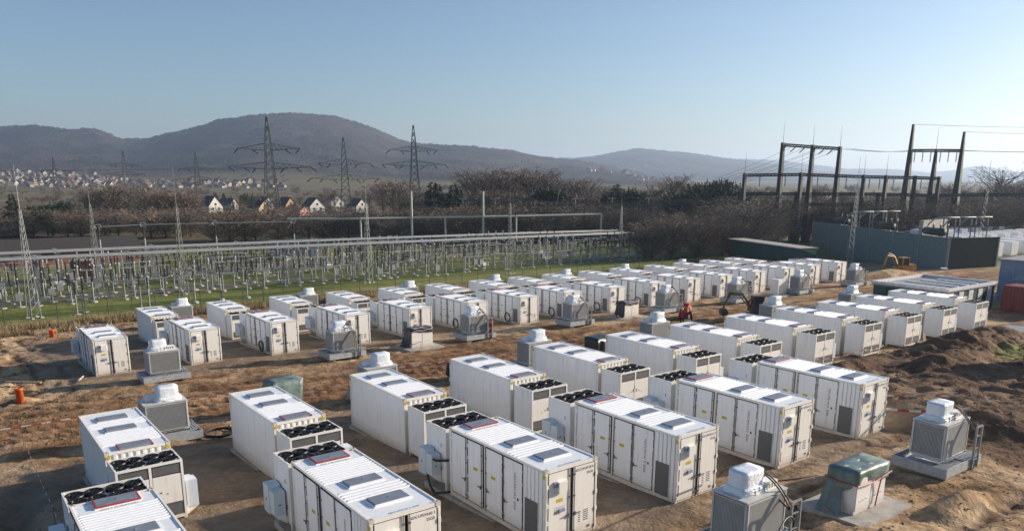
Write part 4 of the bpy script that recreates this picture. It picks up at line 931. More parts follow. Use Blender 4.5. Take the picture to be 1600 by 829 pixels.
def person(x, y, rz, label, top, lean=0.0, arms=0.0):
    """one skinned body; jacket, trousers and skin are materials on its faces"""
    J = dict(pel=(0, 0, .95), wst=(lean*.3, 0, 1.12), chs=(lean*.8, 0, 1.36), nck=(lean, 0, 1.53), hd=(lean*1.1+.02, 0, 1.63), tp=(lean*1.15+.01, 0, 1.76))
    for s, k in ((1, 'l'), (-1, 'r')):
        J['hip'+k] = (0, s*.10, .90); J['kne'+k] = (.05*s*.6, s*.12, .50); J['ank'+k] = (-.02+.06*s, s*.13, .09); J['toe'+k] = (.16+.06*s, s*.15, .05)
        J['sho'+k] = (lean*.8, s*.19, 1.44); J['elb'+k] = (lean*.8+.10+arms*.15, s*.26, 1.18); J['wri'+k] = (lean*.8+.28+arms*.2, s*.20, 1.06+arms*.15); J['fin'+k] = (lean*.8+.37+arms*.2, s*.18, 1.05+arms*.16)
    E_ = [('pel', 'wst'), ('wst', 'chs'), ('chs', 'nck'), ('nck', 'hd'), ('hd', 'tp')]
    for k in 'lr': E_ += [('pel', 'hip'+k), ('hip'+k, 'kne'+k), ('kne'+k, 'ank'+k), ('ank'+k, 'toe'+k), ('chs', 'sho'+k), ('sho'+k, 'elb'+k), ('elb'+k, 'wri'+k), ('wri'+k, 'fin'+k)]
    Rd = dict(pel=(.17, .13), wst=(.16, .12), chs=(.19, .14), nck=(.06, .06), hd=(.10, .085), tp=(.075, .07), hip=(.10, .10), kne=(.075, .075), ank=(.055, .055), toe=(.05, .04), sho=(.08, .08), elb=(.055, .055), wri=(.042, .042), fin=(.035, .025))
    names = list(J); me = bpy.data.meshes.new('person'); me.from_pydata([J[n] for n in names], [(names.index(a), names.index(c)) for a, c in E_], [])
    o = bpy.data.objects.new('person', me); COL.objects.link(o)
    o.modifiers.new('skin', 'SKIN'); sv = me.skin_vertices
    if not sv:
        bpy.context.view_layer.objects.active = o; bpy.ops.mesh.customdata_skin_add(); sv = me.skin_vertices
    for i, n in enumerate(names):
        k = n if n in Rd else n[:-1]; sv[0].data[i].radius = Rd[k]; sv[0].data[i].use_root = (n == 'pel')
    su = o.modifiers.new('sub', 'SUBSURF'); su.levels = 1; su.render_levels = 1
    dg = bpy.context.evaluated_depsgraph_get(); m2 = bpy.data.meshes.new_from_object(o.evaluated_get(dg))
    o.modifiers.clear(); o.data = m2; bpy.data.meshes.remove(me); m2.name = 'person'
    m2.materials.clear()
    for k in (top, 'navy', 'skin'): m2.materials.append(M[k])
    for p in m2.polygons:
        c = p.center; p.use_smooth = True
        p.material_index = 2 if (c.z > 1.53 or (c.x > lean*.8+.27+arms*.2 and c.z < 1.3 and c.z > .9)) else (0 if c.z > .92 else 1)
    o.location = (x, y, bz(y)); o.rotation_euler = (0, 0, rz)
    tag(o, label, 'person')
    b = MB(); b.lathe([(.135, 1.70), (.12, 1.78), (.085, 1.84), (.02, 1.865)], c=(lean*1.12+.01, 0, 0), n=12); ob('helmet', b.mesh('helmet', 'tapew', True), o)
    return o
person(57.0, 48.4, R(60), 'person in a red jacket standing with a dark-clad colleague on the track', 'redcoat', .12, .5)
person(57.9, 48.0, R(140), 'person in dark clothes beside the red jacket on the track', 'navy', .2, .4)
person(70.2, 85.0, R(-20), 'person in a bright green vest by the fence-side transformer', 'hivis', .1, .6)

# ------------------------------------------------------------------ buildings at the yard's far side
def wall_run(parent, p0, p1, z0, z1, n, mname, post=None, th=.12, part='panel'):
    a = Vector((p0[0], p0[1], 0)); c = Vector((p1[0], p1[1], 0)); d = c-a; L_ = d.length; ang = math.atan2(d.y, d.x); w_ = L_/n
    b = MB(); b.box(0, w_-.04, -th/2, th/2, z0, z1)
    k = .12
    zz = z0+.15
    while zz < z1-.1: b.box(.02, w_-.06, -th/2-.02, -th/2-.001, zz, zz+.16); zz += .42
    pm = b.mesh(part, mname); po = None
    if post:
        b = MB(); b.box(-.13, .13, -th/2-.10, th/2+.05, z0-.1, z1+.06); po = b.mesh('post', post)
    for i in range(n):
        q = a+d*(i/n); ob(part, pm, parent, (q.x+.02*math.cos(ang), q.y+.02*math.sin(ang), 0), ang)
    if po:
        for i in range(n+1): q = a+d*(i/n); ob('post', po, parent, (q.x, q.y, 0), ang)
# slate noise barrier round the big transformers
zb = bz(62)
t = thing('noise_barrier', 'slate grey panelled noise barrier enclosing large transformers', 'wall', (0, 0, 0))
wall_run(t, (155.0, 96.5), (130.6, 57.2), bz(80)-.4, 3.6, 6, 'noise', 'galv')
wall_run(t, (130.6, 57.2), (139.5, 53.5), zb-.4, 3.6, 1, 'gantry', 'galv')
b = MB(); b.box(139, 158, 72, 84, 1.5, 3.9); simple('concrete_firewall', 'pale concrete fire wall rising above the noise barrier', 'wall', MB().box(141.0, 150.0, 66.5, 67.2, -2, 5.6), 'concrete')
for k, (x, y) in enumerate([(138.5, 63.0), (147.0, 76.0), (155.5, 90.0)]):
    t = thing('power_transformer', 'large dark power transformer inside the noise barrier, %s along the wall' % ORD[k], 'transformer', (x, y, -2.0), R(58))
    b = MB(); b.box(-3.2, 3.2, -1.8, 1.8, 0, 5.0); ob('tank', b.mesh('tank', 'galvd'), t)
    b = MB(); b.tube((-2.6, .4, 6.0), (2.4, .4, 6.0), .65, n=12); ob('oil_conservator', b.mesh('oil_conservator', 'gantry', True), t)
    for q in range(3):
        b = MB(); b.lathe([(.16, 0), (.16, .1)]+[(.10+(.09 if j % 2 else 0), .1+j*.14) for j in range(14)]+[(.06, 2.1), (.06, 2.5)], c=(-2+q*2.0, -.7, 5.0), n=8); ob('bushing', b.mesh('bushing', 'insub', True), t)
for k, (x, y) in enumerate([(126.5, 64.0), (138.5, 61.8), (141.8, 60.6), (145.2, 59.4), (148.0, 82.0), (151.2, 81.0), (154.4, 80.0)][1:]):
    g_ = thing('busbar_bow', 'bright curved busbar bow above the noise barrier, %s from the yard' % ORD[k], 'busbar', (x, y, -2.0), R(-38))
    b = MB(); b.path([(-3.2, 0, 6.0), (-2.6, 0, 7.4), (-1.8, 0, 8.2), (-.8, 0, 8.4), (2.4, 0, 8.4)], .12, 6); ob('tube', b.mesh('tube', 'bus', True), g_)
    for xx in (-.2, 1.8):
        b = MB(); b.tube((xx, 0, 0), (xx, 0, 7.0), .1, n=6); b.lathe([(.09+(.05 if j % 2 else 0), 7.0+j*.1) for j in range(13)], c=(xx, 0, 0), n=7, mi=1); ob('support', b.mesh('support', ['galvd', 'insup']), g_)
# dark green station building
def gable_house(name, label, cat, x, y, z, rz, w_, d_, h, rh, wm, rm, win=((0, .4),), over=.3, chim=True, group=None, gable=None):
    t = thing(name, label, cat, (x, y, z), rz, group)
    b = MB(); b.box(-w_/2, w_/2, -d_/2, d_/2, 0, h)
    for s in (-1, 1): b.add([(-w_/2, s*d_/2, h), (w_/2, s*d_/2, h), (0, s*d_/2, h+rh)], [(0, 1, 2)], 1)
    ob('wall', b.mesh('wall', [wm, gable or wm]), t)
    b = MB()
    for s in (-1, 1):
        e_ = .18; b.add([(0, -d_/2-over, h+rh+.04), (0, d_/2+over, h+rh+.04), (s*(w_/2+over), d_/2+over, h-rh*over*2/w_+.04), (s*(w_/2+over), -d_/2-over, h-rh*over*2/w_+.04),
                          (0, -d_/2-over, h+rh+.04+e_), (0, d_/2+over, h+rh+.04+e_), (s*(w_/2+over), d_/2+over, h-rh*over*2/w_+.04+e_), (s*(w_/2+over), -d_/2-over, h-rh*over*2/w_+.04+e_)],
                         [(0, 1, 2, 3), (4, 7, 6, 5), (0, 3, 7, 4), (1, 5, 6, 2), (3, 2, 6, 7), (0, 4, 5, 1)])
    r_ = ob('roof', b.mesh('roof', rm), t)
    if chim:
        b = MB(); b.box(w_*.12, w_*.12+.6, -.3, .3, h+rh*.6, h+rh+.7); ob('chimney', b.mesh('chimney', 'brick'), r_)
    for (wx, wz, ww, wh) in win:
        b = MB(); b.box(wx-ww/2, wx+ww/2, -d_/2-.06, -d_/2+.05, wz, wz+wh); f = ob('window', b.mesh('window', 'tapew'), t)
        b = MB(); b.box(wx-ww/2+.08, wx+ww/2-.08, -d_/2-.08, -d_/2-.061, wz+.08, wz+wh-.08); ob('pane', b.mesh('pane', 'glass'), f)
    return t
t = thing('station_building', 'long dark green station building with pale flat roof edge', 'building', (128.6, 87.2, bz(87)-.1), R(70))
b = MB(); b.box(-11.0, 11.0, -.2, 3.2, .35, 3.7)
ob('wall', b.mesh('wall', 'gwall'), t)
b = MB(); b.box(-11.05, 11.05, -.25, 3.25, -.6, .349); ob('plinth', b.mesh('plinth', 'concrete'), t)
b = MB(); b.box(-11.3, 11.3, -.4, 3.45, 3.705, 3.88); ob('roof', b.mesh('roof', 'concrete'), t)
b = MB(); b.add([(-11.02, -.2, 2.6), (-11.02, 3.2, 3.7), (-11.02, -.2, 3.7), (-11.06, -.2, 2.6), (-11.06, 3.2, 3.7), (-11.06, -.2, 3.7)], [(0, 1, 2), (3, 5, 4), (0, 2, 5, 3), (0, 3, 4, 1), (1, 4, 5, 2)]); ob('gable_trim', b.mesh('gable_trim', 'gwall2'), t)
for k in range(7):
    b = MB(); b.box(-9.5+k*3.2, -9.46+k*3.2, 3.2, 3.23, .4, 3.7); ob('cladding_seam', b.mesh('cladding_seam', 'gantry'), t)
for k in range(3):
    b = MB(); b.lathe([(.12, 0), (.12, .1)], n=8); 
# site cabins with white parapet roof
t = thing('site_cabin', 'flat-roofed green-walled cabin block with white parapet and roof frames', 'building', (84.6, 38.0, bz(38)-.05), R(-2))
b = MB(); b.box(-5.0, 5.0, -3.8, 3.8, .1, 2.55); ob('wall', b.mesh('wall', 'gwall'), t)
b = MB(); b.box(-5.1, 5.1, -3.9, 3.9, 2.555, 2.70, 1)
for (a0, a1, c0, c1) in ((-5.2, 5.2, -4.0, -3.7), (-5.2, 5.2, 3.7, 4.0), (-5.2, -4.9, -3.7, 3.7), (4.9, 5.2, -3.7, 3.7)): b.box(a0, a1, c0, c1, 2.71, 3.0)
ob('roof', b.mesh('roof', ['tapew', 'greyroof']), t)
for k in range(4):
    b = MB(); b.box(-4.0+k*2.1, -3.6+k*2.1, -3.2, 2.8-k*.6, 2.71, 2.95); ob('roof_frame', b.mesh('roof_frame', 'tapew'), t)
for k in range(5):
    b = MB(); b.box(-4.6+k*2.0, -3.7+k*2.0, -3.86, -3.805, .3, 2.5); ob('wall_panel', b.mesh('wall_panel', 'tapew'), t)
for k in range(3):
    b = MB(); b.box(-5.06, -5.005, -3.2+k*2.3, -2.2+k*2.3, .3, 2.5); ob('wall_panel', b.mesh('wall_panel', 'gantry'), t)
t = thing('storage_hall', 'blue-grey clad storage hall cut by the picture edge', 'building', (101.5, 27.5, bz(32)-.3))
b = MB(); b.box(-6.2, 12, -16, 8.5, 0, 4.6); ob('wall', b.mesh('wall', 'bluewall'), t)
b = MB(); b.box(-6.4, 12.2, -16.2, 8.7, 4.605, 4.8); ob('roof', b.mesh('roof', 'greyroof'), t)
b = MB(); b.box(-9.4, -6.21, -6.0, 5.6, 0, 3.0); an = ob('annex', b.mesh('annex', 'bluewall'), t)
b = MB(); b.prism([(-9.7, 3.01), (-6.22, 3.5), (-6.22, 3.62), (-9.7, 3.13)], 'y', -6.2, 5.8); ob('annex_roof', b.mesh('annex_roof', 'greyroof'), an)
for k in range(16):
    b = MB(); b.box(-6.235, -6.201, -15.5+k*1.5, -15.42+k*1.5, .1, 4.5); ob('cladding_seam', b.mesh('cladding_seam', 'bluegrey'), t)
t = thing('red_container', 'red steel container beside the blue-grey hall', 'container', (87.6, 29.0, bz(30)), R(88))
b = MB(); b.box(-3, 3, -1.22, 1.22, .1, 2.6); ob('body', b.mesh('body', 'redbox'), t)
for s in (-1, 1): ob('corrugated_side', corr_wall(5.9, .15, 2.5, .3, .04, 'y', s, s*1.27, 'redbox', 'corrugated_side'), t)
for x in (-2.98, 2.98):
    for y in (-1.24, 1.24): b = MB(); b.cbox((x, y, 1.35), (.14, .14, 2.62)); ob('corner_post', b.mesh('corner_post', 'redbox'), t)
t = thing('orange_skip_box', 'orange-red site box with white letter by the weedy bank', 'container', (54.6, 17.6, gz(54.6, 17.6)-.1), R(20))
b = MB(); b.box(-1.2, 1.2, -.8, .8, .15, 2.0); ob('body', b.mesh('body', 'oexc'), t)
for x in (-1.16, 1.16):
    for y in (-.78, .78): b = MB(); b.cbox((x, y, 1.05), (.14, .14, 2.1)); ob('corner_post', b.mesh('corner_post', 'galvd'), t)
b = MB(); b.box(-1.2, 1.2, -.8, .8, 2.002, 2.1); ob('lid', b.mesh('lid', 'galvd'), t)
ob('letter', text_on(text_mesh('L', .5, 'letter', 'tapew'), Matrix.Rotation(R(-90), 4, 'Z') @ RX, (-1.205, .1, 1.2)), t)
# second container park beyond the barrier
b = MB(); b.box(-HX, HX, -HY, HY, 0, CH-.05); FARB = b.mesh('body', 'white')
b = MB(); b.box(-HX-.02, HX+.02, -HY-.02, HY+.02, CH-.049, CH); FARR = b.mesh('roof', 'roofw')
b = MB(); b.box(-HX+.1, -.03, -HY-.04, -HY-.002, .15, CH-.2); FARD = b.mesh('end_door', 'white2')
b = MB(); b.box(-1.1, 1.1, -.7, .7, .2, 2.4); FARC = b.mesh('chiller', 'galvd')
for r_, (xa, ya, dx, dy) in enumerate([(163, 65, 6.2, -.3), (174, 76, 6.2, -.3), (188, 88, 6.2, -.3), (204, 100, 6.2, -.3), (224, 113, 6.2, -.3), (246, 126, 6.2, -.3)]):
    for c in range(9):
        t = thing('far_container', 'white container in the %s row beyond the noise barrier' % ORD[r_], 'container', (xa+dx*c, ya+dy*c, -1.9), R(-8), 'second park containers, %s row' % ORD[r_])
        ob('body', FARB, t); ob('roof', FARR, t); ob('end_door', FARD, t); ob('end_door', FARD, t, (HX+.03-.1, 0, 0)); ob('chiller', FARC, t, (0, HY+1, 0))

# ------------------------------------------------------------------ masts, pylons, gantries
def lattice(b, h, w0, w1, n, r_=.05, z0=0.0, mi=0, prof=None):
    """square lattice shaft: four legs, zigzag bracing"""
    def wd(t): return (w0+(w1-w0)*t) if prof is None else float(np.interp(t, [p[0] for p in prof], [p[1] for p in prof]))
    zs = [0.0]; 
    for k in range(1, n+1): zs.append(1-(1-k/n)**1.25 if prof is None else k/n)
    cs = ((-1, -1), (1, -1), (1, 1), (-1, 1))
    for k in range(n):
        a, c = zs[k], zs[k+1]; wa, wc = wd(a)/2, wd(c)/2; za, zc = z0+a*h, z0+c*h
        P0 = [(x*wa, y*wa, za) for x, y in cs]; P1 = [(x*wc, y*wc, zc) for x, y in cs]
        for i in range(4):
            b.tube(P0[i], P1[i], r_, n=4, mi=mi, cap=False)
            j = (i+1) % 4
            b.tube(P0[i], P1[j], r_*.62, n=3, mi=mi, cap=False)
            if w0 > 1.5: b.tube(P0[j], P1[i], r_*.62, n=3, mi=mi, cap=False)
def mast_mesh(h, w0, m):
    b = MB(); lattice(b, h*.72, w0*.72, .2, 14, .033); s = b.mesh('lattice_shaft', m)
    b = MB(); b.tube((0, 0, h*.72), (0, 0, h), .045, .02, 5); return s, b.mesh('lightning_spike', m)
for k, (x, y, h, w0, m, lb) in enumerate([(9.15, 104.6, 17.4, 1.5, 'galv', 'lattice lightning mast nearest the picture edge by the fence'), (18.6, 119.5, 17.8, 1.2, 'galvd', 'lattice lightning mast rising before the brick building'),
        (25.2, 101.5, 17.4, 1.3, 'galvd', 'lattice lightning mast by the fence past the brick building'), (75.5, 221, 17.8, 1.2, 'lattice', 'slim mast just before the tall double-armed pylon'),
        (55.1, 110.3, 17.2, 1.3, 'galv', 'lattice mast on the grass between the two inner pylons'), (115, 210, 17.5, 1.1, 'lattice', 'slim mast beside the pylon before the firs'),
        (79.6, 106, 16.6, 1.2, 'galvd', 'twin lattice mast nearer the fence'), (153, 203, 17.2, 1.2, 'galvd', 'twin lattice mast further back among the busbars'),
        (112.4, 112.5, 14.9, 1.1, 'galv', 'lattice mast before the dark pines'), (214, 208, 15.5, 1.2, 'galvd', 'lattice mast behind the bushes beside the pines'),
        (131.0, 73.8, 18.8, 1.3, 'galv', 'bright lattice mast in front of the noise barrier'), (164, 92, 17.6, 1.2, 'galv', 'lattice mast rising behind the noise barrier'), (142.7, 57.6, 17.4, 1.2, 'galv', 'lattice mast at the corner of the second container park')]):
    t = thing('lightning_mast', lb.replace('nearest the picture edge by', 'standing alone by'), 'mast', (x, y, bz(y)-.1), R(20), 'lightning masts')
    s, p = mast_mesh(h, w0, m); ob('lattice_shaft', s, t); ob('lightning_spike', p, t)
    b = MB()
    for c_ in ((-1, -1), (1, -1), (1, 1), (-1, 1)): b.cbox((c_[0]*w0*.36, c_[1]*w0*.36, .05), (.4, .4, .4))
    ob('footing', b.mesh('footing', 'concrete'), t)
b = MB(); lattice(b, 30.5, 5.4, .35, 15, .11, prof=[(0, 5.4), (.22, 3.6), (.60, 1.9), (.85, 1.2), (1, .25)]); PYS = b.mesh('lattice_shaft', 'lattice')
def arm_mesh(half, zc, wr):
    b = MB()
    for s in (-1, 1):
        n = 6; tip = Vector((s*half, 0, zc+.5))
        for y in (-wr/2, wr/2):
            b.tube((s*wr/2, y, zc), tip, .07, .04, 4, cap=False); b.tube((s*wr/2, y, zc+1.7), tip, .06, .04, 4, cap=False)
            for k in range(n):
                t0 = k/n; t1 = (k+.5)/n
                p0 = Vector((s*wr/2, y, zc)).lerp(tip, t0); p1 = Vector((s*wr/2, y, zc+1.7)).lerp(tip, t1); p2 = Vector((s*wr/2, y, zc)).lerp(tip, (k+1)/n)
                b.tube(p0, p1, .04, n=3, cap=False); b.tube(p1, p2, .04, n=3, cap=False)
    return b.mesh('lattice_arm', 'lattice')
ARML = arm_mesh(10.6, 17.6, 2.0); ARMU = arm_mesh(8.0, 22.2, 1.7)
def string_mesh():
    b = MB()
    for k in range(9): b.tube((0, 0, -k*.22), (0, 0, -k*.22-.12), .15, n=6, cap=True)
    b.tube((0, 0, 0), (0, 0, -2.0), .04, n=4); return b.mesh('insulator_string', 'insu')
STR = string_mesh()
PYL = []
for k, (x, y, top, lb) in enumerate([(81, 221, 29.0, 'tallest steel pylon with two arms standing behind the busbars'), (99.8, 212.5, 23.7, 'shorter pylon right of centre between two masts'.replace('right of centre', 'next along')), (162.5, 281, 32.7, 'steel pylon before the reddish winter trees and firs'),
        (93, 474, 26.1, 'distant pale pylon above the brown treetops'), (98, 355, 22.6, 'thin pylon beside the white gabled house'), (57.5, 459, 21.5, 'faint pylon standing before the village'), (40, 900, 40, 'very faint pylon on the village slope')]):
    z = bz(y); s = (top-z)/30.5
    t = thing('pylon', lb, 'pylon', (x, y, z), R(-34+6*(k % 3)), 'transmission pylons', s)
    ob('lattice_shaft', PYS, t); ob('lattice_arm', ARML, t); ob('lattice_arm', ARMU, t)
    if k < 5:
        for px, pz in ((-10.4, 18.0), (-6.6, 17.9), (-3.6, 17.7), (3.6, 17.7), (6.6, 17.9), (10.4, 18.0), (-7.8, 22.6), (-4.2, 22.4), (4.2, 22.4), (7.8, 22.6)):
            o = ob('insulator_string', STR, t, (px, 0, pz)); o.rotation_euler = (R(70 if px > 0 else -70)*0.0+R(35), R(50 if (k+int(px)) % 2 else -50), 0)
    PYL.append(t)
# tapered dark gantries
def tapered(b, p, z0, z1, w0, w1, mi=0):
    vs = [(p[0]+sx*w0/2, p[1]+sy*w0/2, z0) for sx, sy in ((-1, -1), (1, -1), (1, 1), (-1, 1))]+[(p[0]+sx*w1/2, p[1]+sy*w1/2, z1) for sx, sy in ((-1, -1), (1, -1), (1, 1), (-1, 1))]
    b.add(vs, [(0, 1, 5, 4), (1, 2, 6, 5), (2, 3, 7, 6), (3, 0, 4, 7), (4, 5, 6, 7), (3, 2, 1, 0)], mi)
def gantry(label, poles, beam_z, w0=1.5, w1=.75, spikes=(), strings=0, beam=True, hang='V', beam_w=.45):
    t = thing('gantry', label, 'gantry', (0, 0, 0), 0, 'dark switchyard gantries')
    for (x, y, zt) in poles:
        b = MB(); tapered(b, (x, y), -4.5, zt, w0, w1); ob('pole', b.mesh('pole', 'gantry'), t)
    for i, h in spikes:
        x, y, zt = poles[i]; b = MB(); b.tube((x, y, zt), (x+.05*h*.2, y, zt+h), .06, .02, 5); ob('lightning_spike', b.mesh('lightning_spike', 'lattice'), t)
    if beam:
        for a, c in zip(poles[:-1], poles[1:]):
            b = MB(); A = Vector((a[0], a[1], beam_z if beam_z < a[2] else a[2]-.3)); C_ = Vector((c[0], c[1], beam_z if beam_z < c[2] else c[2]-.3))
            for o_ in (Vector((0, 0, 0)), Vector((.25, .25, -.45))): b.tube(A+o_, C_+o_, beam_w*.4, n=4)
            n = 8
            for k in range(n): b.tube(A.lerp(C_, k/n), A.lerp(C_, (k+.5)/n)+Vector((.25, .25, -.45)), .07, n=3); b.tube(A.lerp(C_, (k+.5)/n)+Vector((.25, .25, -.45)), A.lerp(C_, (k+1)/n), .07, n=3)
            ob('lattice_beam', b.mesh('lattice_beam', 'gantry'), t)
            for k in range(strings):
                p = A.lerp(C_, (k+.6)/(strings+.2)); b = MB(); q = p+(Vector((0, 0, -3.2)) if hang == 'I' else Vector((-1.6, 1.2, -1.9)))
                b.tube(p, q, .06, n=4)
                for j in range(9): b.tube(p.lerp(q, .15+j*.085), p.lerp(q, .19+j*.085), .17, n=6)
                ob('insulator_string', b.mesh('insulator_string', 'lattice'), t)
    return t
gantry('three-poled dark gantry with sloping beam and spikes', [(176.4, 120.3, 21.4), (182.6, 115.8, 20.9), (188.2, 111.7, 20.5)], 30, spikes=((0, 5.2), (1, 5), (2, 5)), strings=3)
gantry('tall dark gantry with two pointed outer poles', [(203.4, 101.4, 26.0), (207.4, 96.9, 19.9), (213.4, 93.3, 24.2)], 19.8, 2.2, .5, spikes=((1, 5.3),), strings=3, hang='I')
LOWB = [(167.7, 124.7, 13.9), (179.1, 116.2, 14.1), (191.6, 106.5, 13.6), (196.1, 103.1, 13.5), (201.9, 98.7, 13.4), (206.8, 95.0, 13.2)]
gantry('low long dark portal running behind the tall gantries', LOWB, 30, 1.1, .7, spikes=((0, 5), (1, 5.2), (2, 5), (3, 5)), strings=2, hang='I')
gantry('dark crossbar portal over the switchyard trees', [(190.5, 108, 6.6), (179.0, 117.5, 6.6)], 6.4, 1.0, .8)
gantry('lowest dark portal beam behind the noise barrier', [(168.5, 126, 9.3), (180, 117.6, 9.3), (196, 104.6, 9.2), (207, 96.0, 9.0), (218, 88, 9.6), (228, 80, 9.4)], 9.0, .9, .7)
# pale portal beam and slender tube of the substation
t = thing('portal_beam', 'long pale green tubular portal beam on posts behind the busbars', 'gantry', (0, 0, 0))
pts = [(61, 158.5, 4.2), (74.5, 152.0, 4.15), (85.2, 149.0, 4.2), (92.5, 147, 4.15), (100.6, 144.0, 4.2), (108, 141.5, 4.2), (129.2, 136.0, 4.3)]
for a, c in zip(pts[:-1], pts[1:]):
    b = MB(); b.tube(a, c, .22, n=8); ob('beam', b.mesh('beam', 'beam'), t)
for k, p in enumerate(pts[1:]):
    b = MB(); b.tube((p[0], p[1], -4.2), (p[0], p[1], p[2]+(5.5 if k in (1, 3) else 0.25)), .26 if k in (1, 3) else .2, n=8); ob('post', b.mesh('post', 'beam'), t)
t = thing('overhead_busbar', 'slender single tube busbar on ringed posts before the brown trees', 'busbar', (0, 0, 0))
pts = [(26, 161, 3.7), (33.5, 160, 3.9), (46, 157.5, 3.9), (60.5, 154, 3.9)]
for a, c in zip(pts[:-1], pts[1:]):
    b = MB(); b.tube(a, c, .09, n=6); ob('tube', b.mesh('tube', 'bus'), t)
for p in pts:
    b = MB(); b.tube((p[0], p[1], -4.2), (p[0], p[1], 1.4), .17, n=7); b.tube((p[0], p[1], 1.4), (p[0], p[1], 3.6), .13, n=7, mi=1); ob('post', b.mesh('post', ['galv', 'insu']), t)
    b = MB(); b.path([(p[0]+.55*math.cos(a), p[1], p[2]+.05+.4*math.sin(a)) for a in np.linspace(0, 2*math.pi, 15)], .06, 5); ob('corona_ring', b.mesh('corona_ring', 'bus'), t)

# ------------------------------------------------------------------ substation
def insul(h, r_=.11, n=8, m='insu', sheds=9):
    b = MB(); pr = [(r_*.7, 0)]
    for k in range(sheds):
        z = h*(k+.2)/sheds; pr += [(r_*.62, z), (r_*1.25, z+h/sheds*.35), (r_*.62, z+h/sheds*.55)]
    pr += [(r_*.7, h)]; b.lathe(pr, n=n); return b.mesh('insulator', m)
I_D = insul(1.5, .12); I_B = insul(1.5, .13, m='insub'); I_P = insul(1.65, .15, m='insup'); I_S = insul(1.0, .10)
b = MB(); b.lathe([(.16, 0), (.2, .1), (.16, .28), (.05, .32)], n=10); HEAD = b.mesh('head', 'bus', True)
b = MB(); b.tube((0, 0, 0), (0, 0, 2.4), .09, n=8); LEG = b.mesh('leg', 'galv')
b = MB(); b.tube((0, 0, 0), (0, 0, 3.2), .10, n=8); LEGL = b.mesh('leg', 'galv')
b = MB(); b.lathe([(.5, -.3), (.42, .1), (.2, .16)], n=8); FOOT = b.mesh('footing', 'concrete')
b = MB(); b.box(-2.9, 2.9, -.12, .12, 0, .19); BEAM = b.mesh('crossbeam', 'galvd')
b = MB(); b.tube((0, -.9, 0), (0, .9, 0), .05, n=6); BLADE = b.mesh('switch_blade', 'bus')
b = MB(); b.box(-.4, .4, -.25, .25, 0, .9); BOXM = b.mesh('control_box', 'greyroof')
b = MB(); b.box(-.6, .6, -.08, .08, 0, .6); SIGNM = b.mesh('sign_plate', 'tapew')
b = MB(); lattice(b, 4.4, .62, .5, 8, .04); LATC = b.mesh('lattice_column', 'galv')
b = MB(); b.box(-1.5, 1.5, -.10, .10, 0, .16); ARMB = b.mesh('cross_arm', 'galv')
b = MB(); b.path([(.34*math.cos(a), 0, .28*math.sin(a)) for a in np.linspace(0, 2*math.pi, 13)], .06, 5); RING = b.mesh('corona_ring', 'bus')
def disconnector(x, y, rz, lb, var):
    t = thing('disconnector', lb, 'switchgear', (x, y, bz(y)), rz, 'disconnectors in the substation')
    for s in (-1.9, 1.9): l = ob('leg', LEG, t, (s, 0, 0)); ob('footing', FOOT, l)
    ob('crossbeam', BEAM, t, (0, 0, 2.4))
    for k in range(3):
        for s in (-.7, .7):
            i = ob('insulator', [I_D, I_B, I_D][var % 3], t, (-2.2+k*2.2, s*.12, 2.66)) if var % 2 and s > 0 else ob('insulator', I_D, t, (-2.2+k*2.2+(.45 if s > 0 else -.45), 0, 2.66))
        ob('switch_blade', BLADE, t, (-2.2+k*2.2, 0, 4.2), R(90))
def instrument(x, y, rz, lb, var):
    t = thing('instrument_transformer', lb, 'switchgear', (x, y, bz(y)), rz, 'instrument transformers in the substation')
    for s in (-1.6, 1.6): l = ob('leg', LEGL, t, (s, 0, 0), sc=(1, 1, .8)); ob('footing', FOOT, l)
    ob('crossbeam', BEAM, t, (0, 0, 2.56))
    for k in range(3): i = ob('insulator', I_P, t, (-2.0+k*2.0, 0, 2.82)); ob('head', HEAD, i, (0, 0, 1.55))
    if var == 1: ob('control_box', BOXM, t, (.9, -.3, 1.2)); ob('sign_plate', SIGNM, t, (1.9, -.4, .9))
def post_ins(x, y, rz, lb, var):
    t = thing('post_insulator', lb, 'insulator', (x, y, bz(y)), rz, 'single post insulators in the substation')
    l = ob('leg', LEG, t, sc=(1, 1, 1+.12*var)); ob('footing', FOOT, l)
    ob('insulator', I_D, t, (0, 0, 2.4*(1+.12*var))); ob('head', HEAD, t, (0, 0, 2.4*(1+.12*var)+1.5), sc=.5)
def breaker(x, y, rz, lb, var):
    t = thing('circuit_breaker', lb, 'switchgear', (x, y, bz(y)), rz, 'circuit breakers in the substation')
    for k in range(3):
        b_ = ob('leg', LEG, t, (-2+k*2, 0, 0), sc=(1.3, 1.3, .85)); ob('footing', FOOT, b_)
        i = ob('insulator', I_D, t, (-2+k*2, 0, 2.04)); ob('insulator', I_D, t, (-2+k*2, 0, 3.64)); ob('head', HEAD, t, (-2+k*2, 0, 3.5), sc=.8)
    ob('control_box', BOXM, t, (0, -.35, .9))
def bus_support(x, y, rz, lb, zt):
    z = bz(y); t = thing('busbar_support', lb, 'support', (x, y, z), rz, 'lattice busbar supports')
    h = zt-z-1.3
    for s in (-1, 1): ob('lattice_column', LATC, t, (0, s*1.5, 0), sc=(1, 1, h/4.4))
    for s in (-1, 1): ob('cross_arm', ARMB, t, (0, s*1.5, h), R(90))
    for k in range(3):
        ob('insulator', I_S, t, (0, -1.6+k*1.6, h+.16)); ob('corona_ring', RING, t, (0, -1.6+k*1.6, h+1.3))
BUS1 = [(-12.0, 126.0, 1.93), (0.0, 126.0, 1.85), (12.0, 126.0, 1.77), (24.0, 126.0, 1.69), (36.0, 126.0, 1.61), (48.0, 125.6, 1.53), (60.0, 125.0, 1.45), (74.0, 124.3, 1.35), (90.0, 123.5, 1.24), (107.0, 122.7, 1.12), (124.0, 121.8, 1.0)]
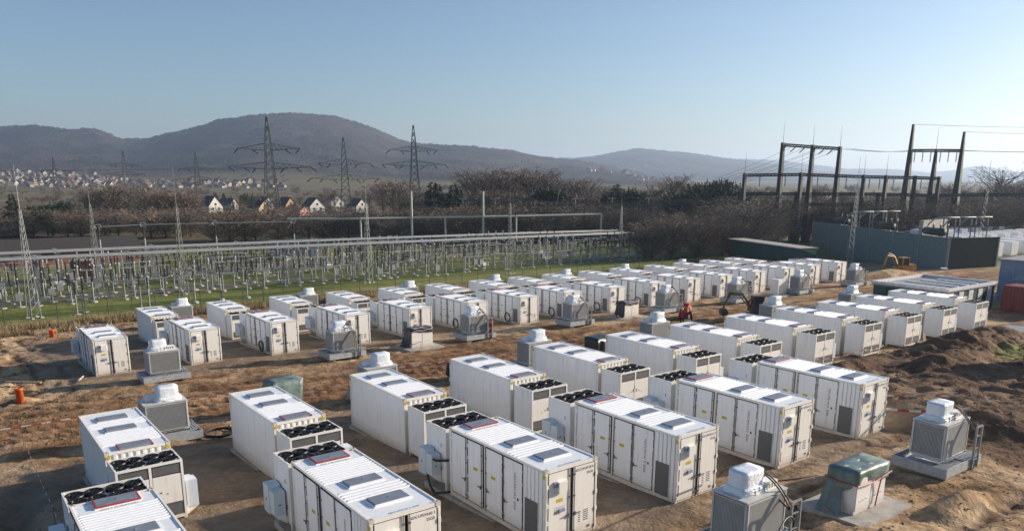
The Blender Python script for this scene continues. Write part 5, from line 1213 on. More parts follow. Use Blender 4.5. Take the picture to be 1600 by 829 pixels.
BUS2 = [(-12.0, 138.0, 1.69), (2.0, 138.0, 1.64), (16.0, 138.0, 1.58), (30.0, 138.0, 1.5), (44.0, 137.8, 1.41), (58.0, 137.1, 1.31), (74.0, 136.3, 1.18), (92.0, 135.4, 1.01), (112.0, 134.4, 0.81), (132.0, 133.4, 0.57)]
for bi, (bus, nm) in enumerate(((BUS1, 'fence-side'), (BUS2, 'tree-side'))):
    for a, c in zip(bus[:-1], bus[1:]):
        for k in (-1, 0, 1):
            b = MB(); b.tube((0, 0, 0), (c[0]-a[0], c[1]-a[1], c[2]-a[2]), .11, n=8)
            tag(ob('busbar_tube', b.mesh('busbar_tube', 'bus'), None, (a[0], a[1]+k*1.6, a[2])), 'long aluminium busbar tube of the %s bundle' % nm, 'busbar', '%s busbar tubes' % nm)
    for k, p in enumerate(bus): bus_support(p[0], p[1], 0, 'lattice support carrying the %s busbars, %s along' % (nm, ORD[k]), p[2])
rr = random.Random(21)
rows = [(115.5, 0, 'first equipment row behind the fence'), (119.5, 1, 'second equipment row behind the fence'), (123.5, 5, 'row under the fence-side busbars'), (131.0, 2, 'row between the two busbar bundles'), (135.0, 6, 'row under the tree-side busbars'), (143.0, 3, 'row behind the busbars'), (149.5, 4, 'rearmost equipment row')]
for (y0, ri, rn) in rows:
    x = -14.0+(ri % 5)*2.3
    while x < 126-(ri % 5)*3:
        y = y0-.055*max(0, x-30)+rr.uniform(-.8, .8); kk = rr.random()
        f = [disconnector, instrument, breaker, post_ins][(0 if kk < .38 else 1 if kk < .6 else 2 if kk < .82 else 3)]
        nm = {'disconnector': 'disconnector frame with dark insulators', 'instrument': 'instrument transformer trio with pale insulators', 'breaker': 'circuit breaker with tall dark columns', 'post_ins': 'single post with a dark insulator'}[f.__name__]
        f(x, y, rr.uniform(-.05, .05), nm+', '+rn, int(rr.random()*3))
        x += rr.uniform(4.6, 6.8) if f is not post_ins else rr.uniform(1.6, 2.8)
for k, (x, y) in enumerate([(13.5, 104), (14.6, 105.5), (20.5, 103.5), (21.6, 104.2), (27.5, 105.6), (31, 106.0), (34.5, 106)]): post_ins(x, y, 0, 'post insulator close behind the fence before the dry grass', k % 3)
# chain-link fence on dark posts
t = thing('mesh_fence', 'low dark mesh fence between the yard and the substation lawn', 'fence', (0, 0, 0))
fpts = [(-24, 107), (6, 102.5), (40, 100.0), (75, 96.5), (108, 94.5)]
b = MB(); b.tube((0, 0, -.2), (0, 0, 1.9), .045, n=5); FP = b.mesh('fence_post', 'gantry')
prev = None
for a, c in zip(fpts[:-1], fpts[1:]):
    L_ = math.hypot(c[0]-a[0], c[1]-a[1]); n = int(L_/2.6)
    for k in range(n): x = a[0]+(c[0]-a[0])*k/n; y = a[1]+(c[1]-a[1])*k/n; ob('fence_post', FP, t, (x, y, bz(y)))
    for h in (.3, 1.0, 1.75):
        b = MB(); b.tube((a[0], a[1], bz(a[1])+h), (c[0], c[1], bz(c[1])+h), .012, n=4); ob('fence_wire', b.mesh('fence_wire', 'gantry'), t)
# brick control building with dark roof
t = thing('control_building', 'long low brick control building with dark bitumen roof and blue doors', 'building', (34.6, 171.8, bz(172)-.1), R(-6))
b = MB(); b.box(-56, 0, 0, 14, 0, 2.6); ob('wall', b.mesh('wall', 'brick'), t)
b = MB(); b.prism([(-.7, 2.61), (14.7, 2.61), (14.7, 2.85), (7, 5.0), (-.7, 2.85)], 'x', -56.6, .6); ob('roof', b.mesh('roof', 'bitumen'), t)
for k, (x, w_, z, h, m) in enumerate([(-44, 3, 0, 2.5, 'blue'), (-36, 3, 0, 2.5, 'blue'), (-30, 2, 0, 2.3, 'tapew'), (-24, 2.2, 1.2, 1.1, 'glass'), (-16, 2.2, 1.2, 1.1, 'glass'), (-8, 2.2, 1.2, 1.1, 'glass'), (-50, 2.2, 1.2, 1.1, 'glass')]):
    b = MB(); b.box(x-w_/2, x+w_/2, -.08, .05, z+.05, z+h); ob('door' if z == 0 else 'window', b.mesh('door' if z == 0 else 'window', m), t)
b = MB(); b.box(-56.2, .2, -.3, -.01, -.2, .25); ob('plinth', b.mesh('plinth', 'concrete'), t)
t = thing('brick_kiosk', 'small flat-roofed brick kiosk before the control building', 'building', (20.6, 146.5, bz(146)), R(-15))
b = MB(); b.box(-1.6, 1.6, -1.4, 1.4, 0, 3.0); ob('wall', b.mesh('wall', 'brick'), t)
b = MB(); b.box(-1.8, 1.8, -1.6, 1.6, 3.002, 3.2); ob('roof', b.mesh('roof', 'concrete'), t)
b = MB(); b.box(1.7, 3.0, -1.2, 1.0, 0, 2.2); ob('metal_cupboard', b.mesh('metal_cupboard', 'cab'), t)
t = thing('switch_house', 'low grey switch house standing among the equipment', 'building', (64, 163, bz(163)), R(-15))
b = MB(); b.box(-5, 5, -3, 3, 0, 3.2); ob('wall', b.mesh('wall', 'hg'), t)
b = MB(); b.box(-5.3, 5.3, -3.3, 3.3, 3.202, 3.5); ob('roof', b.mesh('roof', 'bitumen'), t)
for k in range(4): b = MB(); b.box(-4+k*2.2, -2.6+k*2.2, -3.06, -3.0, .3, 2.6); ob('door', b.mesh('door', 'bluegrey'), t)

# ------------------------------------------------------------------ trees
def blade(vs, fs, p, d, l, w_, rr):
    d = d.normalized(); s = d.cross(Vector((rr.uniform(-1, 1), rr.uniform(-1, 1), rr.uniform(-1, 1)))).normalized()*w_
    o = len(vs); vs += [p-s, p+s, p+d*l]; fs.append((o, o+1, o+2))
def bare_tree(seed, h, w_, m, ntw=1500, low=.28):
    rr = random.Random(seed); tb = MB(); cv = []; cf = []
    tb.tube((0, 0, -.3), (0, 0, h*.45), h*.022, h*.013, 6, cap=False); tb.tube((0, 0, h*.45), (rr.uniform(-.3, .3), 0, h*.86), h*.013, h*.003, 5, cap=False)
    nb = 46
    for k in range(nb):
        z = h*(low+(.62)*(k/nb)); a = k*2.399+rr.uniform(-.4, .4); t = (z/h-low)/(1-low)
        reach = w_/2*(.55+.55*math.sin(math.pi*min(1, .22+t*.8)))*rr.uniform(.6, 1.05)
        p0 = Vector((0, 0, z*.92)); p2 = Vector((reach*math.cos(a), reach*math.sin(a), min(h*rr.uniform(.96, 1.0), z+reach*rr.uniform(.35, .9)+.06*h)))
        p1 = p0.lerp(p2, .5)+Vector((0, 0, -.04*h*rr.random()))
        tb.tube(p0, p1, h*.0075, h*.005, 4, cap=False); tb.tube(p1, p2, h*.005, h*.0018, 3, cap=False)
        for j in range(ntw//nb):
            u = rr.random()**.6; q = (p0.lerp(p1, u*2) if u < .5 else p1.lerp(p2, u*2-1))
            q = q+Vector((rr.gauss(0, 1), rr.gauss(0, 1), rr.gauss(0, .8)))*(.05*w_)
            d = Vector((q.x*.6, q.y*.6, h*.10))+Vector((rr.gauss(0, 1), rr.gauss(0, 1), rr.gauss(0, .7)))*(.13*w_)
            blade(cv, cf, q, d, h*rr.uniform(.05, .12), h*rr.uniform(.0028, .0058), rr)
    cb = MB(); cb.add(cv, cf)
    me = bpy.data.meshes.new('crown'); me.from_pydata([tuple(v) for v in cv], [], cf); me.materials.append(M[m]); me.update()
    return tb.mesh('trunk', 'bark'), me
def ever_tree(seed, h, w_, m, conic, n=2600):
    rr = random.Random(seed); tb = MB(); cv = []; cf = []
    tb.tube((0, 0, -.3), (0, 0, h*.9), h*.02, h*.004, 6, cap=False)
    cl = []
    if not conic:
        for _ in range(22):
            a = rr.uniform(0, 6.28); q = w_/2*math.sqrt(rr.random())*.8; z = h*(.42+.5*rr.random()*(1-.4*q/(w_/2))); cl.append((Vector((q*math.cos(a), q*math.sin(a), z)), w_*rr.uniform(.12, .2)))
            tb.tube((0, 0, z*.7), cl[-1][0], h*.007, h*.003, 4, cap=False)
    for k in range(n):
        if conic:
            t = 1-math.sqrt(rr.random()); z = h*(.06+.94*t); a = rr.uniform(0, 6.28); lay = .78+.22*math.sin(z*9/h*6.28); q = w_/2*(1-t)**.85*rr.uniform(.35, 1.0)*lay*(1+.2*math.sin(3*a+seed))
            p = Vector((q*math.cos(a), q*math.sin(a), z-.15*q)); d = Vector((math.cos(a), math.sin(a), rr.uniform(-.6, .25)))
            blade(cv, cf, p, d, h*rr.uniform(.03, .07), h*.012, rr)
        else:
            c, r_ = cl[k % len(cl)]; v = Vector((rr.gauss(0, 1), rr.gauss(0, 1), rr.gauss(0, .75))).normalized()*r_*rr.uniform(.5, 1.1)
            blade(cv, cf, c+v, v+Vector((0, 0, .3*r_)), h*rr.uniform(.03, .06), h*.014, rr)
    me = bpy.data.meshes.new('crown'); me.from_pydata([tuple(v) for v in cv], [], cf); me.materials.append(M[m]); me.update()
    return tb.mesh('trunk', 'bark'), me
KT = {'b': [bare_tree(1, 10, 8.5, 'twig'), bare_tree(2, 10, 7.2, 'twig'), bare_tree(3, 10, 9.5, 'twigg')], 'r': [bare_tree(4, 10, 8.0, 'twigr'), bare_tree(5, 10, 7.0, 'twigr')],
      'w': [bare_tree(6, 10, 5.5, 'twigg', 1100)], 'o': [bare_tree(9, 10, 10.5, 'twigg', 900)],
      's': [bare_tree(11, 5, 6.5, 'bush', 3900, .03), bare_tree(12, 5, 7.5, 'bush', 3900, .03), bare_tree(13, 5, 6.0, 'twigg', 3600, .03)],
      'c': [ever_tree(21, 10, 7.0, 'fir', True, 3200), ever_tree(22, 10, 8.0, 'fir', True, 3200)], 'g': [ever_tree(23, 10, 8.5, 'pine', False), ever_tree(24, 10, 7.5, 'fir', False)]}
KH = {'b': 10, 'r': 10, 'w': 10, 'o': 10, 's': 5, 'c': 10, 'g': 10}
KN = {'b': ('bare_tree', 'bare brown winter tree', 'tree'), 'r': ('bare_tree', 'reddish brown bare tree', 'tree'), 'w': ('bare_tree', 'slender pale bare birch', 'tree'), 'o': ('bare_tree', 'open-crowned bare tree with a wide fan of branches', 'tree'),
      's': ('bush', 'leafless brown bush', 'bush'), 'c': ('fir_tree', 'dark pointed fir', 'tree'), 'g': ('pine_tree', 'dark round-crowned pine', 'tree')}
rt = random.Random(77)
TREEC = [0]
def tree(kind, x, y, h, wide, where, z=None):
    v = KT[kind][TREEC[0] % len(KT[kind])]; TREEC[0] += 1
    s = h/KH[kind]; nm, lb, ca = KN[kind]
    t = thing(nm, (lb+' '+where), ca, (x, y, bz(y) if z is None else z), rt.uniform(0, 6.28), lb+' '+where, (s*wide, s*wide, s))
    ob('trunk', v[0], t); ob('crown', v[1], t)
_cam = np.array([0, 0, 13.0]); _R = np.array(_r2); _F = np.array(_f)
def along(az, dep):
    """plan position at a bearing (tangent of the angle off the view axis) and distance along it"""
    fx = np.array([math.sin(YAW), math.cos(YAW)]); rx = np.array([math.cos(YAW), -math.sin(YAW)])
    p = fx*dep+rx*az*dep; return float(p[0]), float(p[1])
def T(px, top, dep, kind, wide=1.0, where='in the belt behind the substation'):
    x, y = along((px-800)/1208*.973, dep); z = bz(y)
    zt = 13+(275-top)*dep/1208*.947
    tree(kind, x, y, max(3.0, zt-z), wide, where)
W1 = 'beside the brick building'
for a in [(12, 303, 228, 'c', 1.1), (35, 318, 235, 'g', .9), (62, 313, 232, 'g', 1.2), (104, 310, 236, 'g', 1.1)]: T(*a, where=W1)
W2 = 'in the brown clump behind the brick building'
for a in [(132, 300, 262, 'b'), (150, 293, 270, 'b', 1.2), (172, 291, 265, 'b', 1.2), (196, 292, 272, 'b', 1.2), (222, 295, 262, 'b', 1.2), (240, 302, 255, 'r', 1.1), (262, 300, 258, 'r', 1.2), (288, 303, 258, 'r', 1.1), (298, 310, 262, 'b')]: T(*a, where=W2)
W3 = 'among the gabled houses'
for a in [(332, 300, 420, 'c', 1.1), (346, 302, 425, 'c'), (357, 306, 400, 'c', .9), (383, 300, 372, 'g', .8), (395, 303, 380, 'b', .8), (372, 314, 330, 'b'), (430, 308, 420, 'b'), (465, 306, 430, 'b'), (500, 300, 430, 'b'), (520, 296, 420, 'w'), (575, 300, 410, 'b'), (548, 306, 420, 'b'), (415, 318, 330, 'b', .9), (512, 318, 330, 'b', .9), (540, 318, 325, 'r', .9), (575, 322, 320, 'b', .9)]: T(*a, where=W3)
W4 = 'in the belt behind the substation'
for a in [(596, 288, 320, 'r', 1.1), (612, 284, 330, 'r', 1.1), (632, 296, 310, 'b'), (660, 298, 280, 'b'), (683, 285, 226, 'c', 1.25), (700, 300, 232, 'c', 1.0), (716, 290, 228, 'c', 1.1), (668, 304, 226, 'c', .9), (732, 277, 300, 'b', 1.1), (752, 268, 305, 'b', 1.2), (770, 272, 300, 'b', 1.1), (790, 270, 300, 'r', 1.2), (812, 267, 290, 'r', 1.3), (832, 270, 295, 'r', 1.1), (852, 272, 300, 'w', 1.2), (868, 286, 240, 'g', 1.0), (880, 284, 300, 'b', 1.1), (896, 281, 305, 'r', 1.2), (915, 285, 300, 'r', 1.1), (932, 292, 300, 'b', 1.1), (944, 296, 232, 'c', .7), (958, 292, 234, 'g', .8), (968, 286, 230, 'c', 1.2), (992, 289, 232, 'g', 1.0), (1006, 296, 238, 'c', .8), (1016, 298, 300, 'b', 1.1), (1036, 298, 300, 'b', 1.1), (1056, 274, 280, 'w', 1.3), (1068, 282, 280, 'w'), (1085, 281, 232, 'g', 1.0), (1096, 292, 236, 'g', .8), (1114, 276, 236, 'g', 1.0), (1134, 271, 240, 'g', .9), (1126, 290, 236, 'c', .8), (645, 306, 250, 'b', 1.1), (740, 300, 240, 'b', 1.2), (765, 298, 242, 'r', 1.2), (800, 300, 242, 'b', 1.2), (830, 300, 240, 'b', 1.2), (900, 302, 242, 'b', 1.2), (925, 305, 240, 'b', 1.2), (1030, 306, 240, 'b', 1.2), (1055, 306, 240, 'b', 1.2)]: T(*a, where=W4)
for a in [(622, 283, 246, 'o', .8), (652, 292, 240, 'o', .8), (742, 268, 262, 'o', .9), (783, 266, 258, 'o', .9), (822, 264, 256, 'o', .95), (848, 272, 255, 'w', 1.2), (905, 280, 258, 'o', .85), (1026, 286, 250, 'o', .8), (1046, 284, 252, 'w', 1.2), (676, 282, 222, 'c', 1.3), (708, 286, 222, 'c', 1.3), (866, 284, 226, 'g', 1.1), (962, 285, 224, 'c', 1.3), (986, 287, 224, 'g', 1.1), (1078, 279, 222, 'g', 1.15), (1106, 277, 224, 'g', 1.1), (1130, 272, 224, 'g', 1.0)]: T(*a, where='before the belt')
W5 = 'beyond the dark gantries'
for k in range(22):
    px = 1150+k*21+rt.uniform(-6, 6); T(px, 300-4*math.sin(k*1.3)+rt.uniform(-6, 8)-(8 if k > 15 else 0), rt.uniform(255, 300), 'b' if k % 3 else 'r', 1.15, where=W5)
T(1566, 262, 262, 'o', 1.05, where='on the slope beyond the gantries')
T(1596, 284, 250, 'b', 1.3, where=W5); T(1622, 282, 250, 'g', 1.3, where=W5)
W6 = 'in the thicket behind the noise barrier'
for k in range(30):
    px = 1140+k*16.5+rt.uniform(-6, 6); T(px, 318+rt.uniform(-10, 10)-(4 if k > 12 else 0), rt.uniform(196, 214) if k > 3 else rt.uniform(172, 185), 's', 1.1, where=W6)
W7 = 'in the dense clump at the substation corner'
for (x, y, h) in [(117.5, 108.5, 7.5), (121, 106.5, 8.8), (124, 109, 9.2), (127, 104.6, 8.2), (130, 107, 8.8), (133.5, 103.5, 7.4), (137, 104.5, 7.8), (141, 102, 6.8), (119, 112, 7.2), (134, 110, 8.2), (145, 104, 7.2), (150, 106, 7.2)]: tree('s', x, y, h, 1.05, W7)
W8 = 'in the hedge behind the substation lawn'
for k in range(44):
    px = -30+k*25+rt.uniform(-8, 8); T(px, 330+rt.uniform(-7, 7)-(8 if k > 26 else 0), rt.uniform(205, 220)+(0 if px > 300 else 18), 's', 1.35, where=W8)

# ------------------------------------------------------------------ houses
HW = [(325, 338, 395, 0.25, 7.5, 9, 3.0, 4.8, 'hw', 'roofd', 'white gabled house with steep roof nearest the firs'), (352, 337, 420, -1.2, 9, 7, 2.8, 3.0, 'hg', 'roofd', 'long dark-roofed house beside the white gable'), (400, 340, 380, .55, 7, 9, 3.0, 3.2, 'hy', 'roofd', 'pale yellow gabled house before the tall pylon'), (408, 332, 420, -.5, 6, 8, 3.4, 3.6, 'hw', 'roofd', 'white house behind the pale yellow gable'),
      (444, 337, 400, -.35, 6, 8, 3.4, 3.8, 'ho', 'roofd', 'ochre gabled house behind the tall pylon'), (486, 338, 400, .2, 8, 9, 3.0, 4.0, 'hw', 'roofd', 'white house with dark gable past the ochre house'), (460, 345, 350, -1.3, 10, 7, 2.4, 1.8, 'hp', 'rooft', 'low pinkish outbuilding with red roof'), (557, 338, 400, .3, 7, 8, 3.0, 3.6, 'hw', 'roofd', 'pale gabled house between the two inner pylons'),
      (640, 322, 480, .4, 7, 8, 3.0, 3.4, 'hw', 'roofd', 'small white house half hidden by reddish trees'), (520, 318, 470, .1, 8, 9, 3.2, 3.4, 'hw', 'roofd', 'white house with dark roof among the trees'), (172, 340, 300, .6, 7, 9, 2.8, 3.2, 'hg', 'roofd', 'grey house behind the brown clump'), (222, 334, 320, -.5, 7, 8, 3, 3.4, 'hy', 'rooft', 'yellowish house glimpsed through the brown clump')]
for (px, pb, dep, a, w_, d_, h, rh, wm, rm, lb) in HW:
    x, y = along((px-800)/1208*.973, dep)
    gable_house('house', lb, 'house', x, y, bz(y), math.atan2(x, y)*-1+abs(a)*.6+.35, w_, d_, h, rh, wm, rm, ((-w_*.22, 1.0, 1.2, 1.3), (w_*.22, 1.0, 1.2, 1.3), (0, h+.3, 1.2, 1.2)))

# ------------------------------------------------------------------ hills
def hill_mesh(name, ridge, dfoot, dridge, dback, zf, mname, na=420, nd=70, rough=6.0, seed=0, fields=False, pw=1.5):
    ax = np.linspace(ridge[0][0], ridge[-1][0], na); ry = np.interp(ax, [p[0] for p in ridge], [p[1] for p in ridge])
    k = np.ones(9)/9; ry = np.convolve(np.pad(ry, 4, mode='edge'), k, 'valid')
    tt = np.linspace(0, 1, nd)**.8
    dd = np.concatenate([dfoot+(dridge-dfoot)*tt, dridge+(dback-dridge)*np.array([.15, .4, 1.0])])
    A, D = np.meshgrid((ax-800)/1208*.973, dd)
    fx = np.array([math.sin(YAW), math.cos(YAW)]); rx = np.array([math.cos(YAW), -math.sin(YAW)])
    Xh = fx[0]*D+rx[0]*A*D; Yh = fx[1]*D+rx[1]*A*D
    zr = 13+(275-ry)*dridge/1208*.947
    t = np.clip((D-dfoot)/(dridge-dfoot), 0, 1)
    s = t**pw
    n1 = fbm(Xh/520+seed, Yh/520+seed*3, 4); n2 = fbm(Xh/60, Yh/60, 3); n3 = _H[(np.arange(Xh.size) % 251).reshape(Xh.shape), (np.arange(Xh.size)//7 % 253).reshape(Xh.shape)]-.5
    Z = zf+(zr[None, :]-zf)*s*(1+.30*n1*np.sin(math.pi*t)**1.0)
    wood = sm(.16, .30, t+.10*n1) if fields else np.ones_like(t)
    Z = Z+wood*(rough*(.9*n2+.10*n3+.55*n3*(t > .97)))*np.clip(t*3, 0, 1)
    Z[-3:] = Z[-4]*np.array([.97, .8, .2])[:, None]
    me = bpy.data.meshes.new(name); nyy, nxx = Z.shape
    ii = np.arange(nxx*nyy).reshape(nyy, nxx); f = np.stack([ii[:-1, :-1], ii[:-1, 1:], ii[1:, 1:], ii[1:, :-1]], -1).reshape(-1, 4)
    me.from_pydata(np.stack([Xh, Yh, Z], -1).reshape(-1, 3).tolist(), [], f.tolist())
    at = me.attributes.new('wood', 'FLOAT', 'POINT'); at.data.foreach_set('value', wood.astype('f4').ravel())
    me.materials.append(mname); me.update()
    return me, (ax, dd, Z)
def wood_mat(name, c0, c1, f0, f1, sc):
    m = bpy.data.materials.new(name); m.use_nodes = True; n = m.node_tree; b = n.nodes['Principled BSDF']; L = n.links.new
    tc = n.nodes.new('ShaderNodeTexCoord')
    def ramp(scale, a, c, det=8):
        z = n.nodes.new('ShaderNodeTexNoise'); z.inputs['Scale'].default_value = scale; z.inputs['Detail'].default_value = det; L(tc.outputs['Object'], z.inputs[0])
        r_ = n.nodes.new('ShaderNodeValToRGB'); r_.color_ramp.elements[0].position = .38; r_.color_ramp.elements[1].position = .62; r_.color_ramp.elements[0].color = (*a, 1); r_.color_ramp.elements[1].color = (*c, 1); L(z.outputs['Fac'], r_.inputs[0]); return r_.outputs[0]
    w_ = ramp(sc, c0, c1); f_ = ramp(.004, f0, f1, 3); at = n.nodes.new('ShaderNodeAttribute'); at.attribute_name = 'wood'
    mx = n.nodes.new('ShaderNodeMix'); mx.data_type = 'RGBA'; L(at.outputs['Fac'], mx.inputs[0]); L(f_, mx.inputs[6]); L(w_, mx.inputs[7]); L(mx.outputs[2], b.inputs['Base Color'])
    b.inputs['Roughness'].default_value = 1.0; b.inputs['Specular IOR Level'].default_value = 0.0
    z = n.nodes.new('ShaderNodeTexNoise'); z.inputs['Scale'].default_value = .06; z.inputs['Detail'].default_value = 4; L(tc.outputs['Object'], z.inputs[0])
    bp = n.nodes.new('ShaderNodeBump'); bp.inputs['Strength'].default_value = .25; bp.inputs['Distance'].default_value = 5; L(z.outputs['Fac'], bp.inputs['Height']); L(bp.outputs[0], b.inputs['Normal'])
    return m
WM = wood_mat('winter_woodland', (.030, .032, .034), (.075, .062, .056), (.13, .115, .065), (.18, .15, .085), .0028)
R1 = [(-260, 215), (-120, 206), (0, 201), (60, 198), (110, 203), (160, 205), (200, 219), (228, 218), (260, 212), (300, 203), (350, 190), (400, 182), (450, 178), (490, 179), (520, 181), (560, 191), (600, 207), (622, 219), (660, 226), (700, 226), (750, 229), (800, 235), (830, 241), (868, 246), (900, 250), (940, 257), (980, 266), (1020, 275), (1060, 283)]
me, H1 = hill_mesh('wooded_hill', R1, 1150, 3000, 3600, -6, WM, 560, 90, 9, 1, True, 1.7); tag(ob('wooded_hill', me), 'broad wooded hill with brown winter forest above the village', None, kind='structure')
R2 = [(640, 284), (700, 268), (760, 262), (820, 252), (870, 246), (900, 246), (930, 242), (960, 236), (1000, 231), (1030, 234), (1090, 240), (1130, 245), (1180, 252), (1230, 260), (1300, 269), (1400, 278)]
me, _x = hill_mesh('distant_hill', R2, 3400, 5200, 6000, -6, WM, 360, 50, 9, 5, False, 1.3); tag(ob('distant_hill', me), 'bluish middle hill in the haze', None, kind='structure')
R3 = [(980, 276), (1050, 262), (1100, 252), (1150, 247), (1200, 248), (1260, 255), (1320, 262), (1390, 262), (1450, 268), (1490, 263), (1530, 256), (1560, 262), (1600, 268), (1700, 262), (1800, 268), (1900, 280)]
me, _x = hill_mesh('distant_hill', R3, 5600, 7400, 8400, -6, WM, 360, 40, 10, 9, False, 1.2); tag(ob('distant_hill', me), 'pale farthest hills fading into the bright haze', None, kind='structure')
def h1z(px, dep):
    ax, dd, Z = H1; i = int(np.clip(np.searchsorted(ax, px), 1, len(ax)-1)); j = int(np.clip(np.searchsorted(dd, dep), 1, len(dd)-1)); return float(Z[j, i])
# village on the hill foot
VH = []
for wm in ('vw', 'vg', 'vb', 'vg'):
    b = MB(); b.box(-5, 5, -4.5, 4.5, -3, 4.2); 
    for s in (-1, 1): b.add([(-5, s*4.5, 4.2), (5, s*4.5, 4.2), (0, s*4.5, 8.2)], [(0, 1, 2)])
    VH.append(b.mesh('wall', wm))
VR = []
for rm in ('vr', 'roofd', 'rooft'):
    b = MB()
    for s in (-1, 1): b.add([(0, -5, 8.6), (0, 5, 8.6), (s*5.6, 5, 3.9), (s*5.6, -5, 3.9), (0, -5, 8.2), (0, 5, 8.2), (s*5.6, 5, 3.5), (s*5.6, -5, 3.5)], [(0, 1, 2, 3), (4, 7, 6, 5), (0, 3, 7, 4), (1, 5, 6, 2), (3, 2, 6, 7)])
    VR.append(b.mesh('roof', rm))
b = MB(); 
for x in (-2.6, 0, 2.6): b.box(x-.6, x+.6, -4.56, -4.5, 1.2, 2.9)
VW = b.mesh('window', 'glass')
rv = random.Random(12)
def vhouse(px, dep, zone, sc=1.0):
    x, y = along((px-800)/1208*.973, dep); z = h1z(px, dep)
    t = thing('village_house', 'small gabled house in the village, '+zone, 'house', (x, y, max(z, -5.5)), math.atan2(x, y)*-1+rv.uniform(-.9, .9), 'village houses, '+zone, sc*rv.uniform(.85, 1.3))
    ob('wall', VH[int(rv.random()*4)], t); ob('roof', VR[[0, 2, 2, 2][int(rv.random()*4)]], t); ob('window', VW, t)
for k in range(300):
    px = rv.uniform(-10, 330) if rv.random() < .75 else rv.uniform(330, 440); u = rv.random()
    dep = 1180+(520 if px < 200 else 330)*u
    if px > 160 and u > .7: continue
    vhouse(px, dep, 'on the foot of the wooded hill', .75)
for k in range(16): vhouse(rv.uniform(980, 1030) if k % 3 else rv.uniform(900, 1000), rv.uniform(2000, 2500), 'on the slope beyond the pines', 1.5)
# brown and dark trees between the village houses and over the plain: a wood nobody could count
def wood_stuff(name, label, spots, m, seed):
    rr = np.random.RandomState(seed); base = [KT['b'][0][1], KT['s'][0][1], KT['r'][0][1]]
    src = []
    for me in base:
        v = np.zeros(len(me.vertices)*3); me.vertices.foreach_get('co', v); v = v.reshape(-1, 3); v = v[:len(v)//3*3]; v = v/(v[:, 2].max())
        src.append(v[:1500])
    V = []
    for (x, y, z, h) in spots:
        v = src[rr.randint(len(src))].copy(); a = rr.uniform(0, 6.28); c, s = math.cos(a), math.sin(a)
        cen = v.reshape(-1, 3, 3).mean(1, keepdims=True); v = (cen+(v.reshape(-1, 3, 3)-cen)*2.2).reshape(-1, 3)
        v = np.stack([v[:, 0]*c-v[:, 1]*s, v[:, 0]*s+v[:, 1]*c, v[:, 2]], -1)*np.array([h*1.1, h*1.1, h])+np.array([x, y, z]); V.append(v)
    V = np.concatenate(V); n = len(V)//3; me = bpy.data.meshes.new(name)
    me.vertices.add(len(V)); me.vertices.foreach_set('co', V.astype('f4').ravel()); me.loops.add(n*3); me.loops.foreach_set('vertex_index', np.arange(n*3, dtype='i4'))
    me.polygons.add(n); me.polygons.foreach_set('loop_start', np.arange(0, n*3, 3, dtype='i4')); me.polygons.foreach_set('loop_total', np.full(n, 3, dtype='i4')); me.update(calc_edges=True)
    me.materials.append(M[m]); tag(ob(name, me), label, None, kind='stuff')
sp = []
for k in range(170):
    px = rv.uniform(-30, 1010); dep = rv.uniform(420, 1000); x, y = along((px-800)/1208*.973, dep); sp.append((x, y, -5.2, rv.uniform(6, 11)))
for k in range(120):
    px = rv.uniform(-30, 460); dep = rv.uniform(1150, 1900); x, y = along((px-800)/1208*.973, dep); sp.append((x, y, h1z(px, dep), rv.uniform(6, 12)))
for k in range(110):
    px = rv.uniform(560, 1700); dep = rv.uniform(420, 900); x, y = along((px-800)/1208*.973, dep); sp.append((x, y, -5.2, rv.uniform(9, 14)))
wood_stuff('woodland', 'far brown woodland and hedges on the plain before the hills', sp, 'twig', 4)
# dry grass along the fence
def grass(name, label, m, spots, seed, h0=.35, h1=.9):
    rr = np.random.RandomState(seed); P_ = []
    for (x0, x1, y0, y1, n) in spots:
        x = rr.uniform(x0, x1, n); y = rr.uniform(y0, y1, n); keep = fbm(x*.35, y*.35, 3) > -.12; P_.append(np.stack([x[keep], y[keep]], -1))
    P_ = np.concatenate(P_); n = len(P_); z = base_z(P_[:, 0], P_[:, 1])+relief(P_[:, 0], P_[:, 1]); h = rr.uniform(h0, h1, n); a = rr.uniform(0, 6.28, n); l = rr.normal(0, .22, (n, 2))
    w_ = .035; dx = np.cos(a)*w_; dy = np.sin(a)*w_
    V = np.stack([np.stack([P_[:, 0]-dx, P_[:, 1]-dy, z-.03], -1), np.stack([P_[:, 0]+dx, P_[:, 1]+dy, z-.03], -1), np.stack([P_[:, 0]+l[:, 0], P_[:, 1]+l[:, 1], z+h], -1)], 1).reshape(-1, 3)
    me = bpy.data.meshes.new(name); me.vertices.add(len(V)); me.vertices.foreach_set('co', V.astype('f4').ravel()); me.loops.add(n*3); me.loops.foreach_set('vertex_index', np.arange(n*3, dtype='i4'))
    me.polygons.add(n); me.polygons.foreach_set('loop_start', np.arange(0, n*3, 3, dtype='i4')); me.polygons.foreach_set('loop_total', np.full(n, 3, dtype='i4')); me.update(calc_edges=True)
    me.materials.append(M[m]); tag(ob(name, me), label, None, kind='stuff')
grass('dry_grass', 'tall straw-coloured grass in front of the fence', 'straw', [(-14, 12, 90.5, 98, 9000), (12, 50, 93.5, 98.5, 12000), (50, 104, 92.5, 95.5, 6000), (118, 140, 96, 101, 4000)], 8)
